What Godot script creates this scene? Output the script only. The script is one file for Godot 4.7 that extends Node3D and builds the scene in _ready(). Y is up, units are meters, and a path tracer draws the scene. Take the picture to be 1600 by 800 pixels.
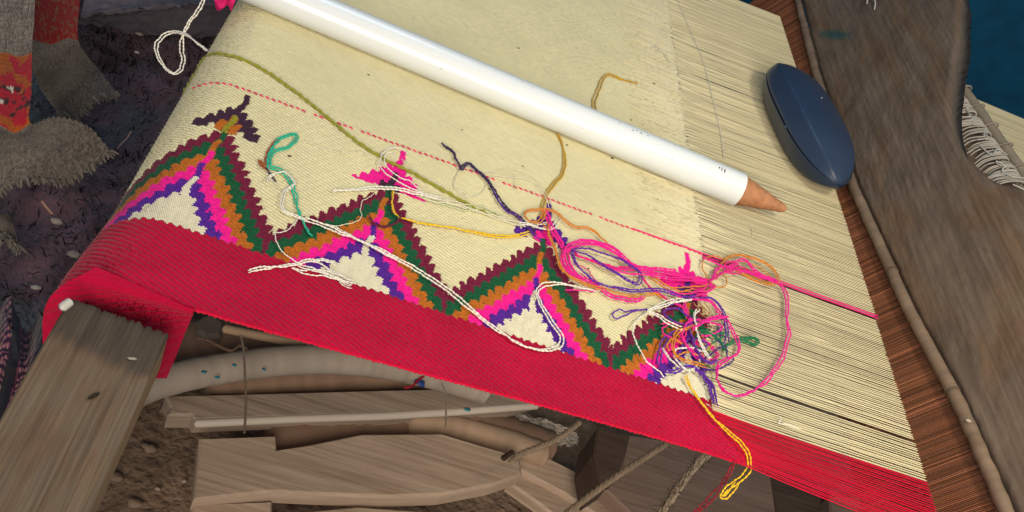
extends Node3D
# A hand loom seen from above: cloth on its beam, loose pattern yarns, exposed warp, reed and beater.
const H := 0.5            # height of the cloth above the floor
const RR := 0.033         # radius of the cloth roll
const XC := -0.194        # where the cloth starts to bend round the roll
var rng := RandomNumberGenerator.new()
var noise := FastNoiseLite.new()
var used := {}

func _ready():
	rng.seed = 71
	noise.seed = 5
	noise.frequency = 1.0
	setup_camera_and_light()
	build_setting()
	build_loom()
	build_cloth()
	build_warp()
	build_reed_and_beater()
	build_tools()
	build_left_textiles()
	build_floor_items()
	build_yarns()

func setup_camera_and_light():
	var cam := Camera3D.new()
	cam.name = "camera"
	cam.fov = 28.0725
	cam.near = 0.02
	cam.far = 30.0
	cam.transform = Transform3D(Basis(Vector3(0.926283,0.372904,-0.054248),Vector3(-0.319431,0.700645,-0.638013),Vector3(-0.199909,0.608309,0.768112)), Vector3(-0.127942,0.889318,0.491592))
	add_child(cam)
	var we := WorldEnvironment.new()
	we.name = "room_air"
	var e := Environment.new()
	e.background_mode = Environment.BG_COLOR
	e.background_color = Color(0.90, 0.94, 1.0)
	e.background_energy_multiplier = 0.30
	e.tonemap_mode = Environment.TONE_MAPPER_LINEAR
	e.tonemap_exposure = 1.0
	e.sdfgi_enabled = true
	e.ssao_enabled = true
	e.ssil_enabled = true
	we.environment = e
	add_child(we)
	# the light beside the phone, a little above and to the right of the lens
	lamp("hand_lamp", Vector3(0.24, H + 0.50, 0.17), Vector3(0.10, H, 0.0), 0.06, 0.21, Color(1.0, 0.96, 0.84))
	# soft daylight from the open door behind the viewer
	lamp("door_light", Vector3(-0.20, 1.42, 1.62), Vector3(-0.05, 0.20, -0.1), 0.9, 3.2, Color(1.0, 0.93, 0.84))
	# cooler daylight from a high window on the far side
	lamp("window_light", Vector3(-0.25, H + 1.2, -0.75), Vector3(0.0, H, -0.1), 0.5, 0.30, Color(0.70, 0.87, 1.0))

func lamp(called, at, to, size, energy, col):
	var l := AreaLight3D.new()
	l.name = called
	l.set("area_size", Vector2(size, size))
	l.light_energy = energy
	l.light_color = col
	l.shadow_enabled = true
	l.set("area_range", 6.0)
	add_child(l)
	l.look_at_from_position(at, to, Vector3(0, 0, -1) if absf((to - at).normalized().y) > 0.9 else Vector3.UP)

# ---------------------------------------------------------------- naming and nodes
func numbered(called):
	if not used.has(called):
		used[called] = 0
		return called
	used[called] += 1
	return "%s_%03d" % [called, used[called]]

func thing(called, label, category, at := Vector3.ZERO, group := ""):
	var o := Node3D.new()
	o.name = numbered(called)
	add_child(o)
	o.position = at
	tag(o, label, category, group)
	return o

func tag(o, label, category, group := ""):
	o.set_meta("label", label)
	o.set_meta("category", category)
	if group != "":
		o.set_meta("group", group)
	return o

func part(called, mesh, m, parent = null):
	var o := MeshInstance3D.new()
	if parent == null:
		parent = self
	o.name = numbered(called) if parent == self else called
	o.mesh = mesh
	if m != null:
		o.material_override = m
	parent.add_child(o, true)
	return o

func solo(called, mesh, m, label, category, group := ""):
	return tag(part(called, mesh, m), label, category, group)

func structure(called, mesh, m):
	var o = part(called, mesh, m)
	o.set_meta("kind", "structure")
	return o

# ---------------------------------------------------------------- materials
func lin(r, g, b) -> Color:
	return Color(r, g, b)

func vmat(rough := 0.95, rim := 0.0):
	var m := StandardMaterial3D.new()
	m.vertex_color_use_as_albedo = true
	m.roughness = rough
	m.metallic_specular = 0.25
	if rim > 0.0:
		m.rim_enabled = true
		m.rim = rim
		m.rim_tint = 0.6
	return m

func flat_mat(c: Color, rough := 0.8, spec := 0.4):
	var m := StandardMaterial3D.new()
	m.albedo_color = c.linear_to_srgb()
	m.roughness = rough
	m.metallic_specular = spec
	return m

func noise_tex(sd, freq, cols, octaves := 4, size := 512, as_normal := false, kind := FastNoiseLite.TYPE_SIMPLEX_SMOOTH):
	var n := FastNoiseLite.new()
	n.seed = sd
	n.frequency = freq
	n.noise_type = kind
	n.fractal_octaves = octaves
	var t := NoiseTexture2D.new()
	t.width = size
	t.height = size
	t.seamless = true
	t.noise = n
	if as_normal:
		t.as_normal_map = true
		t.bump_strength = 6.0
	elif cols.size() > 0:
		var g := Gradient.new()
		var off := PackedFloat32Array()
		var cc := PackedColorArray()
		for i in cols.size():
			off.append(float(i) / (cols.size() - 1))
			cc.append((cols[i] as Color).linear_to_srgb())
		g.offsets = off
		g.colors = cc
		t.color_ramp = g
	return t

func tex_mat(sd, cols, scale: Vector3, rough := 0.85, relief := 0.0, freq := 0.02, octaves := 5):
	var m := StandardMaterial3D.new()
	m.albedo_texture = noise_tex(sd, freq, cols, octaves)
	m.uv1_triplanar = true
	m.uv1_scale = scale
	m.roughness = rough
	m.metallic_specular = 0.3
	if relief > 0.0:
		m.heightmap_enabled = true
		m.heightmap_texture = noise_tex(sd + 1, freq, [], octaves)
		m.heightmap_scale = relief
	return m

# weathered timber: grain along u, with fine fibres, wandering cracks and pale scratches
func timber_image(sd: int, dark: Color, pale: Color, contrast: float, cracks: int, scratches: int) -> Image:
	var n := 512
	var f := FastNoiseLite.new()
	f.seed = sd
	f.frequency = 0.055
	f.fractal_octaves = 5
	f.fractal_gain = 0.65
	var fibre := f.get_seamless_image(40, n)
	fibre.resize(n, n, Image.INTERPOLATE_CUBIC)
	f.seed = sd + 1
	f.frequency = 0.012
	var blotch := f.get_seamless_image(128, n)
	blotch.resize(n, n, Image.INTERPOLATE_CUBIC)
	f.seed = sd + 2
	f.frequency = 0.35
	f.fractal_octaves = 2
	var grit := f.get_seamless_image(n, n)
	fibre.convert(Image.FORMAT_L8)
	blotch.convert(Image.FORMAT_L8)
	grit.convert(Image.FORMAT_L8)
	var fd := fibre.get_data()
	var bd := blotch.get_data()
	var gd := grit.get_data()
	var v := PackedFloat32Array()
	v.resize(n * n)
	for k in n * n:
		v[k] = 0.5 + contrast * ((fd[k] - 128) * 0.0052 + (bd[k] - 128) * 0.0040 + (gd[k] - 128) * 0.0024)
	var r := RandomNumberGenerator.new()
	r.seed = sd
	for c in cracks + scratches:
		var y := r.randf() * n
		var x := r.randi_range(0, n - 1)
		var is_crack := c < cracks
		var length := r.randi_range(60, 330) if is_crack else r.randi_range(6, 46)
		var slope := r.randf_range(-0.04, 0.04) if is_crack else r.randf_range(-0.9, 0.9)
		var deep := r.randf_range(-0.55, -0.2) if is_crack else r.randf_range(0.08, 0.34)
		for k in length:
			y += slope + (r.randf_range(-0.35, 0.35) if is_crack else 0.0)
			var at := posmod(int(y), n) * n + posmod(x + k, n)
			v[at] += deep * sin(PI * k / length)
	var out := PackedByteArray()
	out.resize(n * n * 3)
	var a := dark.linear_to_srgb()
	var b := pale.linear_to_srgb()
	for k in n * n:
		var t := clampf(v[k], -0.25, 1.35)
		out[3 * k] = clampi(int(255.0 * lerpf(a.r, b.r, t)), 0, 255)
		out[3 * k + 1] = clampi(int(255.0 * lerpf(a.g, b.g, t)), 0, 255)
		out[3 * k + 2] = clampi(int(255.0 * lerpf(a.b, b.b, t)), 0, 255)
	return Image.create_from_data(n, n, false, Image.FORMAT_RGB8, out)

func timber(sd: int, dark: Color, pale: Color, along: float, across: float, triplanar: bool, contrast := 1.0, cracks := 14, scratches := 60, rough := 0.8):
	var m := StandardMaterial3D.new()
	m.albedo_texture = ImageTexture.create_from_image(timber_image(sd, dark, pale, contrast, cracks, scratches))
	m.uv1_scale = Vector3(along, across, across)
	m.uv1_triplanar = triplanar
	m.roughness = rough
	m.metallic_specular = 0.3
	return m

# ---------------------------------------------------------------- shapes
func grid_mesh(nx: int, ny: int, pos: PackedVector3Array, col: PackedColorArray, flip := false, uv := PackedVector2Array()) -> ArrayMesh:
	var nrm := PackedVector3Array()
	nrm.resize(nx * ny)
	for j in ny:
		for i in nx:
			var a = pos[j * nx + mini(i + 1, nx - 1)] - pos[j * nx + maxi(i - 1, 0)]
			var b = pos[mini(j + 1, ny - 1) * nx + i] - pos[maxi(j - 1, 0) * nx + i]
			var n = b.cross(a)
			if flip:
				n = -n
			nrm[j * nx + i] = n.normalized() if n.length_squared() > 1e-20 else Vector3.UP
	var idx := PackedInt32Array()
	for j in ny - 1:
		for i in nx - 1:
			var k := j * nx + i
			if flip:
				idx.append_array(PackedInt32Array([k, k + nx, k + 1, k + 1, k + nx, k + nx + 1]))
			else:
				idx.append_array(PackedInt32Array([k, k + 1, k + nx, k + 1, k + nx + 1, k + nx]))
	return arr_mesh(pos, nrm, col, idx, uv)

func arr_mesh(pos, nrm, col, idx, uv := PackedVector2Array()) -> ArrayMesh:
	var a := []
	a.resize(Mesh.ARRAY_MAX)
	a[Mesh.ARRAY_VERTEX] = pos
	a[Mesh.ARRAY_NORMAL] = nrm
	if col.size() == pos.size():
		a[Mesh.ARRAY_COLOR] = col
	if uv.size() == pos.size():
		a[Mesh.ARRAY_TEX_UV] = uv
	a[Mesh.ARRAY_INDEX] = idx
	var m := ArrayMesh.new()
	m.add_surface_from_arrays(Mesh.PRIMITIVE_TRIANGLES, a)
	return m

class Bag:
	var v := PackedVector3Array()
	var n := PackedVector3Array()
	var c := PackedColorArray()
	var i := PackedInt32Array()

# a tube through the points; radius and colour per point
func tube(bag: Bag, pts: PackedVector3Array, rad: PackedFloat32Array, cols: PackedColorArray, sides := 5, cap := true):
	var cnt := pts.size()
	if cnt < 2:
		return
	var ref := Vector3.UP
	if absf((pts[cnt - 1] - pts[0]).normalized().y) > 0.9:
		ref = Vector3.RIGHT
	var base := bag.v.size()
	var side := Vector3.ZERO
	for k in cnt:
		var t := (pts[mini(k + 1, cnt - 1)] - pts[maxi(k - 1, 0)]).normalized()
		if k == 0:
			side = t.cross(ref).normalized()
		else:
			side = side - t * side.dot(t)
			side = side.normalized() if side.length_squared() > 1e-12 else t.cross(ref).normalized()
		var up := side.cross(t)
		for s in sides:
			var a := TAU * s / sides
			var d := side * cos(a) + up * sin(a)
			bag.v.append(pts[k] + d * rad[k])
			bag.n.append(d)
			bag.c.append(cols[k])
	for k in cnt - 1:
		for s in sides:
			var a0 := base + k * sides + s
			var a1 := base + k * sides + (s + 1) % sides
			bag.i.append_array(PackedInt32Array([a0, a1, a0 + sides, a1, a1 + sides, a0 + sides]))
	if cap:
		for e in [0, cnt - 1]:
			var cidx := bag.v.size()
			var tt := (pts[e] - pts[1 if e == 0 else cnt - 2]).normalized()
			bag.v.append(pts[e] + tt * rad[e] * 0.5)
			bag.n.append(tt)
			bag.c.append(cols[e])
			for s in sides:
				var ea: int = base + e * sides + s
				var eb: int = base + e * sides + (s + 1) % sides
				bag.i.append_array(PackedInt32Array([cidx, eb, ea] if e == 0 else [cidx, ea, eb]))

func bag_mesh(b: Bag) -> ArrayMesh:
	return arr_mesh(b.v, b.n, b.c, b.i)

func simple_tube(pts: PackedVector3Array, r: float, c: Color, sides := 10, vary := 0.0) -> ArrayMesh:
	var b := Bag.new()
	var rad := PackedFloat32Array()
	var cols := PackedColorArray()
	for p in pts:
		rad.append(r * (1.0 + vary * noise.get_noise_3dv(p * 60.0)))
		cols.append(c * (1.0 + 0.25 * noise.get_noise_3dv(p * 90.0)))
	tube(b, pts, rad, cols, sides)
	return bag_mesh(b)

func vecs(a: Array) -> PackedVector3Array:
	var o := PackedVector3Array()
	for k in a.size() / 3:
		o.append(Vector3(a[3 * k], a[3 * k + 1], a[3 * k + 2]))
	return o

func smooth_path(p: PackedVector3Array, step: float) -> PackedVector3Array:
	var o := PackedVector3Array()
	var n := p.size()
	for k in n - 1:
		var a := p[maxi(k - 1, 0)]
		var b := p[k]
		var c := p[k + 1]
		var d := p[mini(k + 2, n - 1)]
		var m := maxi(1, int(ceil(b.distance_to(c) / step)))
		for j in m:
			o.append(b.cubic_interpolate(c, a, d, float(j) / m))
	o.append(p[n - 1])
	return o

# a closed outline (points on its upper face, seen from above) given a thickness downward, edges chamfered
func slab(outline: PackedVector3Array, thick: float, cham := 0.002, down := Vector3.DOWN) -> ArrayMesh:
	var st := SurfaceTool.new()
	st.begin(Mesh.PRIMITIVE_TRIANGLES)
	var n := outline.size()
	var ctr := Vector3.ZERO
	for p in outline:
		ctr += p / n
	var ax := (outline[1] - outline[0]).normalized()
	var up := -down
	var az := ax.cross(up).normalized()
	ax = up.cross(az).normalized()
	var flat := PackedVector2Array()
	for p in outline:
		flat.append(Vector2((p - ctr).dot(ax), (p - ctr).dot(az)))
	if not Geometry2D.is_polygon_clockwise(flat):
		outline.reverse()
		flat.reverse()
	var inner := PackedVector3Array()
	for k in n:
		var a := flat[(k + n - 1) % n]
		var b := flat[k]
		var c := flat[(k + 1) % n]
		var e1 := (b - a).normalized()
		var e2 := (c - b).normalized()
		var m := (Vector2(-e1.y, e1.x) + Vector2(-e2.y, e2.x))
		m = m.normalized() if m.length() > 0.01 else Vector2(-e1.y, e1.x)
		if Geometry2D.is_point_in_polygon(b + m * 0.0004, flat) == false:
			m = -m
		inner.append(outline[k] + (ax * m.x + az * m.y) * cham)
	var rings := [inner]
	var r1 := PackedVector3Array()
	var r2 := PackedVector3Array()
	for p in outline:
		r1.append(p + down * cham)
		r2.append(p + down * thick)
	var f2 := PackedVector2Array()
	for p in inner:
		f2.append(Vector2((p - ctr).dot(ax), (p - ctr).dot(az)))
	var tri := Geometry2D.triangulate_polygon(f2)
	st.set_smooth_group(-1)
	for k in tri.size() / 3:
		var q := [inner[tri[3 * k]], inner[tri[3 * k + 1]], inner[tri[3 * k + 2]]]
		if (q[1] - q[0]).cross(q[2] - q[0]).dot(up) > 0.0:
			q = [q[0], q[2], q[1]]
		for p in q:
			st.add_vertex(p)
		for p in [q[0], q[2], q[1]]:
			st.add_vertex(p + down * thick)
	for pair in [[inner, r1], [r1, r2]]:
		for k in n:
			var a: Vector3 = pair[0][k]
			var b: Vector3 = pair[0][(k + 1) % n]
			var c: Vector3 = pair[1][k]
			var d: Vector3 = pair[1][(k + 1) % n]
			var out := (a + b) * 0.5 - ctr
			var tri1 := [a, b, c]
			var tri2 := [b, d, c]
			var nn := (b - a).cross(c - a)
			var flatout := (b - a).cross(up)
			var want := flatout if Geometry2D.is_polygon_clockwise(flat) else -flatout
			if nn.dot(want) < 0.0:
				tri1 = [a, c, b]
				tri2 = [b, c, d]
			for p in tri1:
				st.add_vertex(p)
			for p in tri2:
				st.add_vertex(p)
	st.generate_normals()
	return st.commit()

func box_mesh(size: Vector3, cham := 0.002) -> ArrayMesh:
	var x := size.x / 2
	var z := size.z / 2
	return slab(PackedVector3Array([Vector3(-x, size.y, -z), Vector3(x, size.y, -z), Vector3(x, size.y, z), Vector3(-x, size.y, z)]), size.y, cham)

# a sheet lofted through rows; each row is left point and right point
func loft(rows: PackedVector3Array, nu: int, nv: int, disp: Callable, colour: Callable, flip := false) -> ArrayMesh:
	var L := PackedVector3Array()
	var R := PackedVector3Array()
	for k in rows.size() / 2:
		L.append(rows[2 * k])
		R.append(rows[2 * k + 1])
	var n := L.size()
	var pos := PackedVector3Array()
	var col := PackedColorArray()
	for j in nv:
		var f := float(j) / (nv - 1) * (n - 1)
		var k := mini(int(f), n - 2)
		var t := f - k
		var l := L[k].cubic_interpolate(L[k + 1], L[maxi(k - 1, 0)], L[mini(k + 2, n - 1)], t)
		var r := R[k].cubic_interpolate(R[k + 1], R[maxi(k - 1, 0)], R[mini(k + 2, n - 1)], t)
		for i in nu:
			var u := float(i) / (nu - 1)
			var v := float(j) / (nv - 1)
			pos.append(l.lerp(r, u) + disp.call(u, v))
			col.append(colour.call(u, v))
	return grid_mesh(nu, nv, pos, col, flip)

# ---------------------------------------------------------------- the setting
func build_setting():
	# trodden earth floor, one sheet with gentle humps and crumbs
	var nx := 150
	var nz := 150
	var pos := PackedVector3Array()
	var col := PackedColorArray()
	for j in nz:
		for i in nx:
			var x := lerpf(-1.1, 1.5, float(i) / (nx - 1))
			var z := lerpf(-1.5, 0.9, float(j) / (nz - 1))
			var y := 0.006 * noise.get_noise_2d(x * 9.0, z * 9.0) + 0.003 * noise.get_noise_2d(x * 60.0, z * 60.0)
			pos.append(Vector3(x, y, z))
			var t := 0.85 + 0.35 * noise.get_noise_2d(x * 14.0 + 7.0, z * 14.0) + 0.2 * noise.get_noise_2d(x * 90.0, z * 90.0)
			col.append(Color(0.34 * t, 0.245 * t, 0.180 * t))
	var fm = vmat(0.95)
	fm.albedo_texture = noise_tex(21, 0.03, [lin(0.55, 0.52, 0.5), lin(0.9, 0.88, 0.86), lin(1, 1, 1)], 6)
	fm.uv1_triplanar = true
	fm.uv1_scale = Vector3(3.5, 3.5, 3.5)
	fm.heightmap_enabled = true
	fm.heightmap_texture = noise_tex(23, 0.04, [], 6)
	fm.heightmap_scale = 0.35
	structure("earth_floor", grid_mesh(nx, nz, pos, col), fm)
	# blue painted wall behind the loom
	var wm = tex_mat(31, [lin(0.002, 0.046, 0.100), lin(0.002, 0.068, 0.135), lin(0.003, 0.082, 0.160)], Vector3(1.4, 1.4, 1.4), 0.6, 0.15)
	var w = structure("wall", slab(PackedVector3Array([Vector3(-1.1, 1.6, -1.26), Vector3(1.6, 1.6, -1.26), Vector3(1.6, 0.0, -1.26), Vector3(-1.1, 0.0, -1.26)]), 0.12, 0.002, Vector3(0, 0, -1)), wm)
	w.set_meta("label", "dark blue painted wall beyond the beater, top right")

func crumb(at: Vector3, r: float, c: Color, high := 1.0) -> ArrayMesh:
	var st := SurfaceTool.new()
	var s := SphereMesh.new()
	s.radius = r
	s.height = r * 1.3
	s.radial_segments = 9
	s.rings = 5
	st.create_from(s, 0)
	var arr = st.commit_to_arrays()
	var v: PackedVector3Array = arr[Mesh.ARRAY_VERTEX]
	var col := PackedColorArray()
	for k in v.size():
		v[k] = v[k] * (1.0 + 0.8 * noise.get_noise_3dv(v[k] / r * 0.9 + at * 200.0)) * Vector3(1.5, high, 1) + at
		col.append(c)
	arr[Mesh.ARRAY_VERTEX] = v
	arr[Mesh.ARRAY_COLOR] = col
	var m := ArrayMesh.new()
	m.add_surface_from_arrays(Mesh.PRIMITIVE_TRIANGLES, arr)
	return m

# ---------------------------------------------------------------- the loom's own timber
func wood(sd, dark: Color, mid: Color, pale: Color, along: String, rough := 0.8, relief := 0.12):
	var fine := 18.0
	var slow := 1.0
	if along == "x":
		fine = 7.0
		slow = 0.7
	var sc := Vector3(fine, fine, fine)
	if along == "x":
		sc.x = slow
	elif along == "z":
		sc.z = slow
	else:
		sc.y = slow
	return tex_mat(sd, [dark, mid, mid.lerp(pale, 0.35), pale], sc, rough, relief, 0.03, 6)

func build_loom():
	# side rail of the loom frame, lower left
	var rail = thing("side_rail", "worn flat brown timber rail butting the red end of the cloth roll", "timber", Vector3(-0.195, H, 0.141))
	var wm = timber(41, lin(0.085, 0.062, 0.046), lin(0.190, 0.143, 0.108), 4.0, 24.0, false, 0.5, 26, 320)
	wm.vertex_color_use_as_albedo = true
	var uv := PackedVector2Array()
	# the top face as a fine grid: rough sawn end, grain ridges, darker worn end
	var nx := 60
	var nz := 150
	var pos := PackedVector3Array()
	var col := PackedColorArray()
	for j in nz:
		for i in nx:
			var u := float(i) / (nx - 1)
			var x := lerpf(-0.0245, 0.0245, u)
			var t := pow(float(j) / (nz - 1), 1.5)
			var end := 0.0022 * noise.get_noise_1d(u * 22.0) + 0.0015 * noise.get_noise_1d(u * 70.0) + 0.004 * (u - 0.5)
			var z := lerpf(end, 0.42, t)
			var edge := smoothstep(0.0245, 0.0232, absf(x))
			var y := -0.0016 * (1.0 - edge) * (1.0 - edge) - 0.0022 * exp(-t * 160.0) + 0.0005 * noise.get_noise_2d(x * 420.0, z * 14.0) + 0.0006 * noise.get_noise_2d(x * 60.0, z * 9.0)
			y -= 0.0012 * maxf(0.0, noise.get_noise_2d(x * 900.0, z * 22.0 + 3.0) - 0.18)
			pos.append(Vector3(x, y, z))
			uv.append(Vector2(z, x))
			var k := 0.95 + 0.22 * noise.get_noise_2d(x * 330.0, z * 9.0) + 0.25 * noise.get_noise_2d(x * 70.0, z * 24.0)
			# the first centimetres are stained dark along a slanting line
			var stain := smoothstep(0.030, 0.020, z - 0.25 * (x + 0.02) + 0.004 * noise.get_noise_1d(x * 300.0))
			var c := Color(1.15, 1.02, 0.92) * k
			c = c.lerp(Color(0.50, 0.52, 0.55) * k, 0.92 * stain)
			var rim := smoothstep(0.0195, 0.0235, x + 0.0008 * noise.get_noise_1d(z * 90.0))
			c = c.lerp(Color(1.75, 1.5, 1.2) * k, 0.7 * rim * (1.0 - stain))
			col.append(c)
	var top_face = part("rail_top", grid_mesh(nx, nz, pos, col, false, uv), wm, rail)
	var bm = wood(44, lin(0.10, 0.065, 0.04), lin(0.19, 0.13, 0.08), lin(0.30, 0.21, 0.13), "z")
	part("rail_body", slab(PackedVector3Array([Vector3(-0.0243, -0.0032, 0.0015), Vector3(0.0243, -0.0032, 0.0035), Vector3(0.0243, -0.0032, 0.42), Vector3(-0.0243, -0.0032, 0.42)]), 0.024, 0.001), bm, rail)
	for q in [[0.014, 0.0255, 0.0021, 0.3, Color(0.30, 0.26, 0.22)], [0.006, 0.052, 0.003, 1.0, Color(0.03, 0.02, 0.015)]]:
		var b := Bag.new()
		var n := 14
		for k in n + 1:
			var a: float = TAU * k / n
			var p := Vector3(cos(a) * q[2], 0.0, sin(a) * q[2] * 0.42).rotated(Vector3.UP, q[3])
			b.v.append(Vector3(q[0], 0.0012, q[1]) + p)
			b.n.append(Vector3.UP)
			b.c.append(q[4])
		b.v.append(Vector3(q[0], 0.0018, q[1]))
		b.n.append(Vector3.UP)
		b.c.append(q[4])
		for k in n:
			b.i.append_array(PackedInt32Array([n + 1, k, k + 1]))
		part("knot" if q[3] > 0.5 else "chip", bag_mesh(b), vmat(0.7), top_face)
	# pale peg between the rail and the roll
	var peg := vecs([-0.219,0.504,0.1519, -0.2185,0.504,0.1503, -0.2179,0.504,0.1487, -0.2173,0.504,0.1471])
	solo("peg", simple_tube(peg, 0.0022, Color(0.50, 0.48, 0.45), 12, 0.15), vmat(0.5), "stubby white peg poking out at the corner of the brown rail", "peg")
	# the beam under the cloth
	var ax := PackedVector3Array([Vector3(XC, H - RR, 0.120), Vector3(XC, H - RR, -0.75)])
	solo("cloth_beam", simple_tube(ax, 0.011, Color(0.16, 0.10, 0.06), 16), vmat(0.8), "round wooden beam inside the rolled red and cream cloth", "beam")

# ---------------------------------------------------------------- cloth
func surf(x: float, z: float, h: float) -> Vector3:
	if x >= XC:
		return Vector3(x, H + h, z)
	var a := (XC - x) / RR
	# the near end is wound more loosely and bulges
	var loose := 0.0058 * smoothstep(0.045, 0.118, z) * sin(minf(a, PI * 0.5))
	return Vector3(XC - (RR + h + loose) * sin(a), H - RR + (RR + h) * cos(a), z)

func selv(x: float) -> float:      # near edge of the cloth, drawn in towards the fell
	var t := clampf((x + 0.20) / 0.34, 0.0, 1.0)
	return lerpf(0.1245, 0.1115, t * t * (3.0 - 2.0 * t)) + 0.0006 * noise.get_noise_1d(x * 160.0)

func fell(z: float) -> float:      # where the weaving has got to
	return 0.141 + (-0.009 if z > 0.0 else 0.0) * smoothstep(0.0, 0.03, z) + (0.016 * smoothstep(0.078, 0.112, z)) + 0.0006 * noise.get_noise_1d(z * 700.0) + 0.006 * noise.get_noise_1d(z * 1500.0) * smoothstep(-0.06, -0.08, z)

const TOOTH := 0.0044
const CLOTH_COLOURS := {
	"maroon": Color(0.155, 0.012, 0.042), "green": Color(0.008, 0.085, 0.036), "orange": Color(0.43, 0.125, 0.016),
	"pink": Color(0.78, 0.012, 0.275), "purple": Color(0.085, 0.018, 0.270), "white": Color(0.66, 0.62, 0.48),
	"plum": Color(0.045, 0.018, 0.042), "olive": Color(0.26, 0.24, 0.022)}

# what is woven at a place: [motif number, band name]; [-1, ""] is plain cream
func motif_at(x: float, z: float) -> Array:
	var zz := z + 0.066
	var a := 0.075 * zz
	for m in 5:
		var ax := -0.290 + 0.1045 * m - a + 0.0007 * sin(z * 300.0)
		var dx := x - ax
		if absf(dx) > 0.0530:
			continue
		var q := roundf(absf(dx) / TOOTH)
		var u := absf(dx) / TOOTH - q
		var dq := q * TOOTH
		var jag := 0.0004 * noise.get_noise_2d(x * 900.0, z * 260.0 + m * 9.0)
		var lobe := (1.0 - 4.0 * u * u) * 0.0014 - 0.0005 + u * 0.0016
		var d := z + 0.026 - 1.5 * dq + lobe + jag
		var jag2 := 0.0013 * noise.get_noise_2d(x * 1500.0, z * 200.0 + 40.0)
		var dd := z + 0.026 - 1.5 * dq + 0.0012 * (1.0 - 4.0 * u * u) + jag2
		var spike := absf(dx) < 0.0017
		if z > 0.071 - 0.0016 * (0.5 + 0.5 * cos(TAU * x / 0.0047)):
			return [-1, ""]
		if absf(dx) > 0.0513 and z > 0.050:
			return [m, "maroon"]
		if d > 0.0:
			var dl := dd + (0.012 if spike else 0.0)
			if spike and dd < 0.006:
				return [m, "olive" if m == 1 else "green"]
			if dl < 0.013:
				return [m, "maroon"]
			if dl < 0.026:
				return [m, "green"]
			if dl < 0.039:
				return [m, "orange"]
			if dl < 0.052:
				return [m, "pink"]
			if dl < 0.065:
				return [m, "purple"]
			return [m, "white"]
		# the arrowhead above
		var e := z + 0.053 - 1.32 * dq + lobe + jag
		var inner: String = ["pink", "orange", "plum", "pink", "purple"][m]
		var outer: String = ["pink", "plum", "pink", "purple", "pink"][m]
		if spike and z > -0.067 and z < -0.05:
			return [m, outer]
		var wing := 0.0195 if m != 2 else 0.026
		if e > 0.0 and dq < wing and z < -0.022:
			var thick: float = [0.0115, 0.0145, 0.019, 0.0145, 0.020][m]
			var low := thick if dq > 0.0085 else 0.05
			if spike and z > -0.042:
				return [m, "olive" if m == 1 else ("purple" if m == 4 else inner)]
			if e < thick:
				return [m, outer]
			if e < low:
				return [m, inner]
		return [-1, ""]
	return [-1, ""]

func cream(x, z, k := 1.0) -> Color:
	var t: float = k * (1.0 + 0.10 * noise.get_noise_2d(x * 9.0, z * 9.0) + 0.05 * noise.get_noise_2d(x * 240.0, z * 240.0))
	return Color(0.61 * t, 0.56 * t, 0.35 * t).lerp(Color(0.66 * t, 0.605 * t, 0.42 * t), smoothstep(0.09, 0.142, x))

# a twill sheet: ridges run along x at a slant, real relief
func twill(x0: float, x1: float, dx: float, z0: Callable, z1: Callable, pitch: float, slant: float, amp: float, per: int, beat: float, colour: Callable, skip: Callable) -> ArrayMesh:
	var nx := int((x1 - x0) / dx) + 1
	var lo := 1e9
	var hi := -1e9
	for i in nx:
		var x := lerpf(x0, x1, float(i) / (nx - 1))
		lo = minf(lo, z0.call(x) - slant * x)
		hi = maxf(hi, z1.call(x) - slant * x)
	var dt := pitch / per
	var nt := int((hi - lo) / dt) + 2
	var pos := PackedVector3Array()
	var col := PackedColorArray()
	pos.resize(nx * nt)
	col.resize(nx * nt)
	var a := PackedFloat32Array()
	var b := PackedFloat32Array()
	for i in nx:
		var x := lerpf(x0, x1, float(i) / (nx - 1))
		a.append(z0.call(x))
		b.append(z1.call(x))
	for j in nt:
		var t := lo + dt * j
		for i in nx:
			var x := lerpf(x0, x1, float(i) / (nx - 1))
			var z := clampf(t + slant * x, a[i], b[i])
			var w := t + 0.0004 * noise.get_noise_2d(x * 130.0, t * 60.0)
			var ridge := int(floor(w / pitch))
			var ph := w / pitch - ridge
			var h := amp * sqrt(sin(PI * ph))
			# each float of the twill is a bead on its ridge
			var bead := 0.5 + 0.5 * cos(TAU * (x / beat + ridge * 0.37))
			h *= 0.84 + 0.16 * bead
			h += amp * 0.35 * noise.get_noise_2d(x * 800.0, z * 800.0)
			if skip.call(x, z):
				h = -0.0003
			elif z >= b[i] - 0.000001 or z <= a[i] + 0.000001:
				h = 0.0002
			pos[j * nx + i] = surf(minf(x, fell(z)), z, h)
			var k := 1.0 + 0.07 * noise.get_noise_2d(ridge * 3.7, x * 60.0)
			col[j * nx + i] = colour.call(x, z, k)
	return grid_mesh(nx, nt, pos, col, false)

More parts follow.
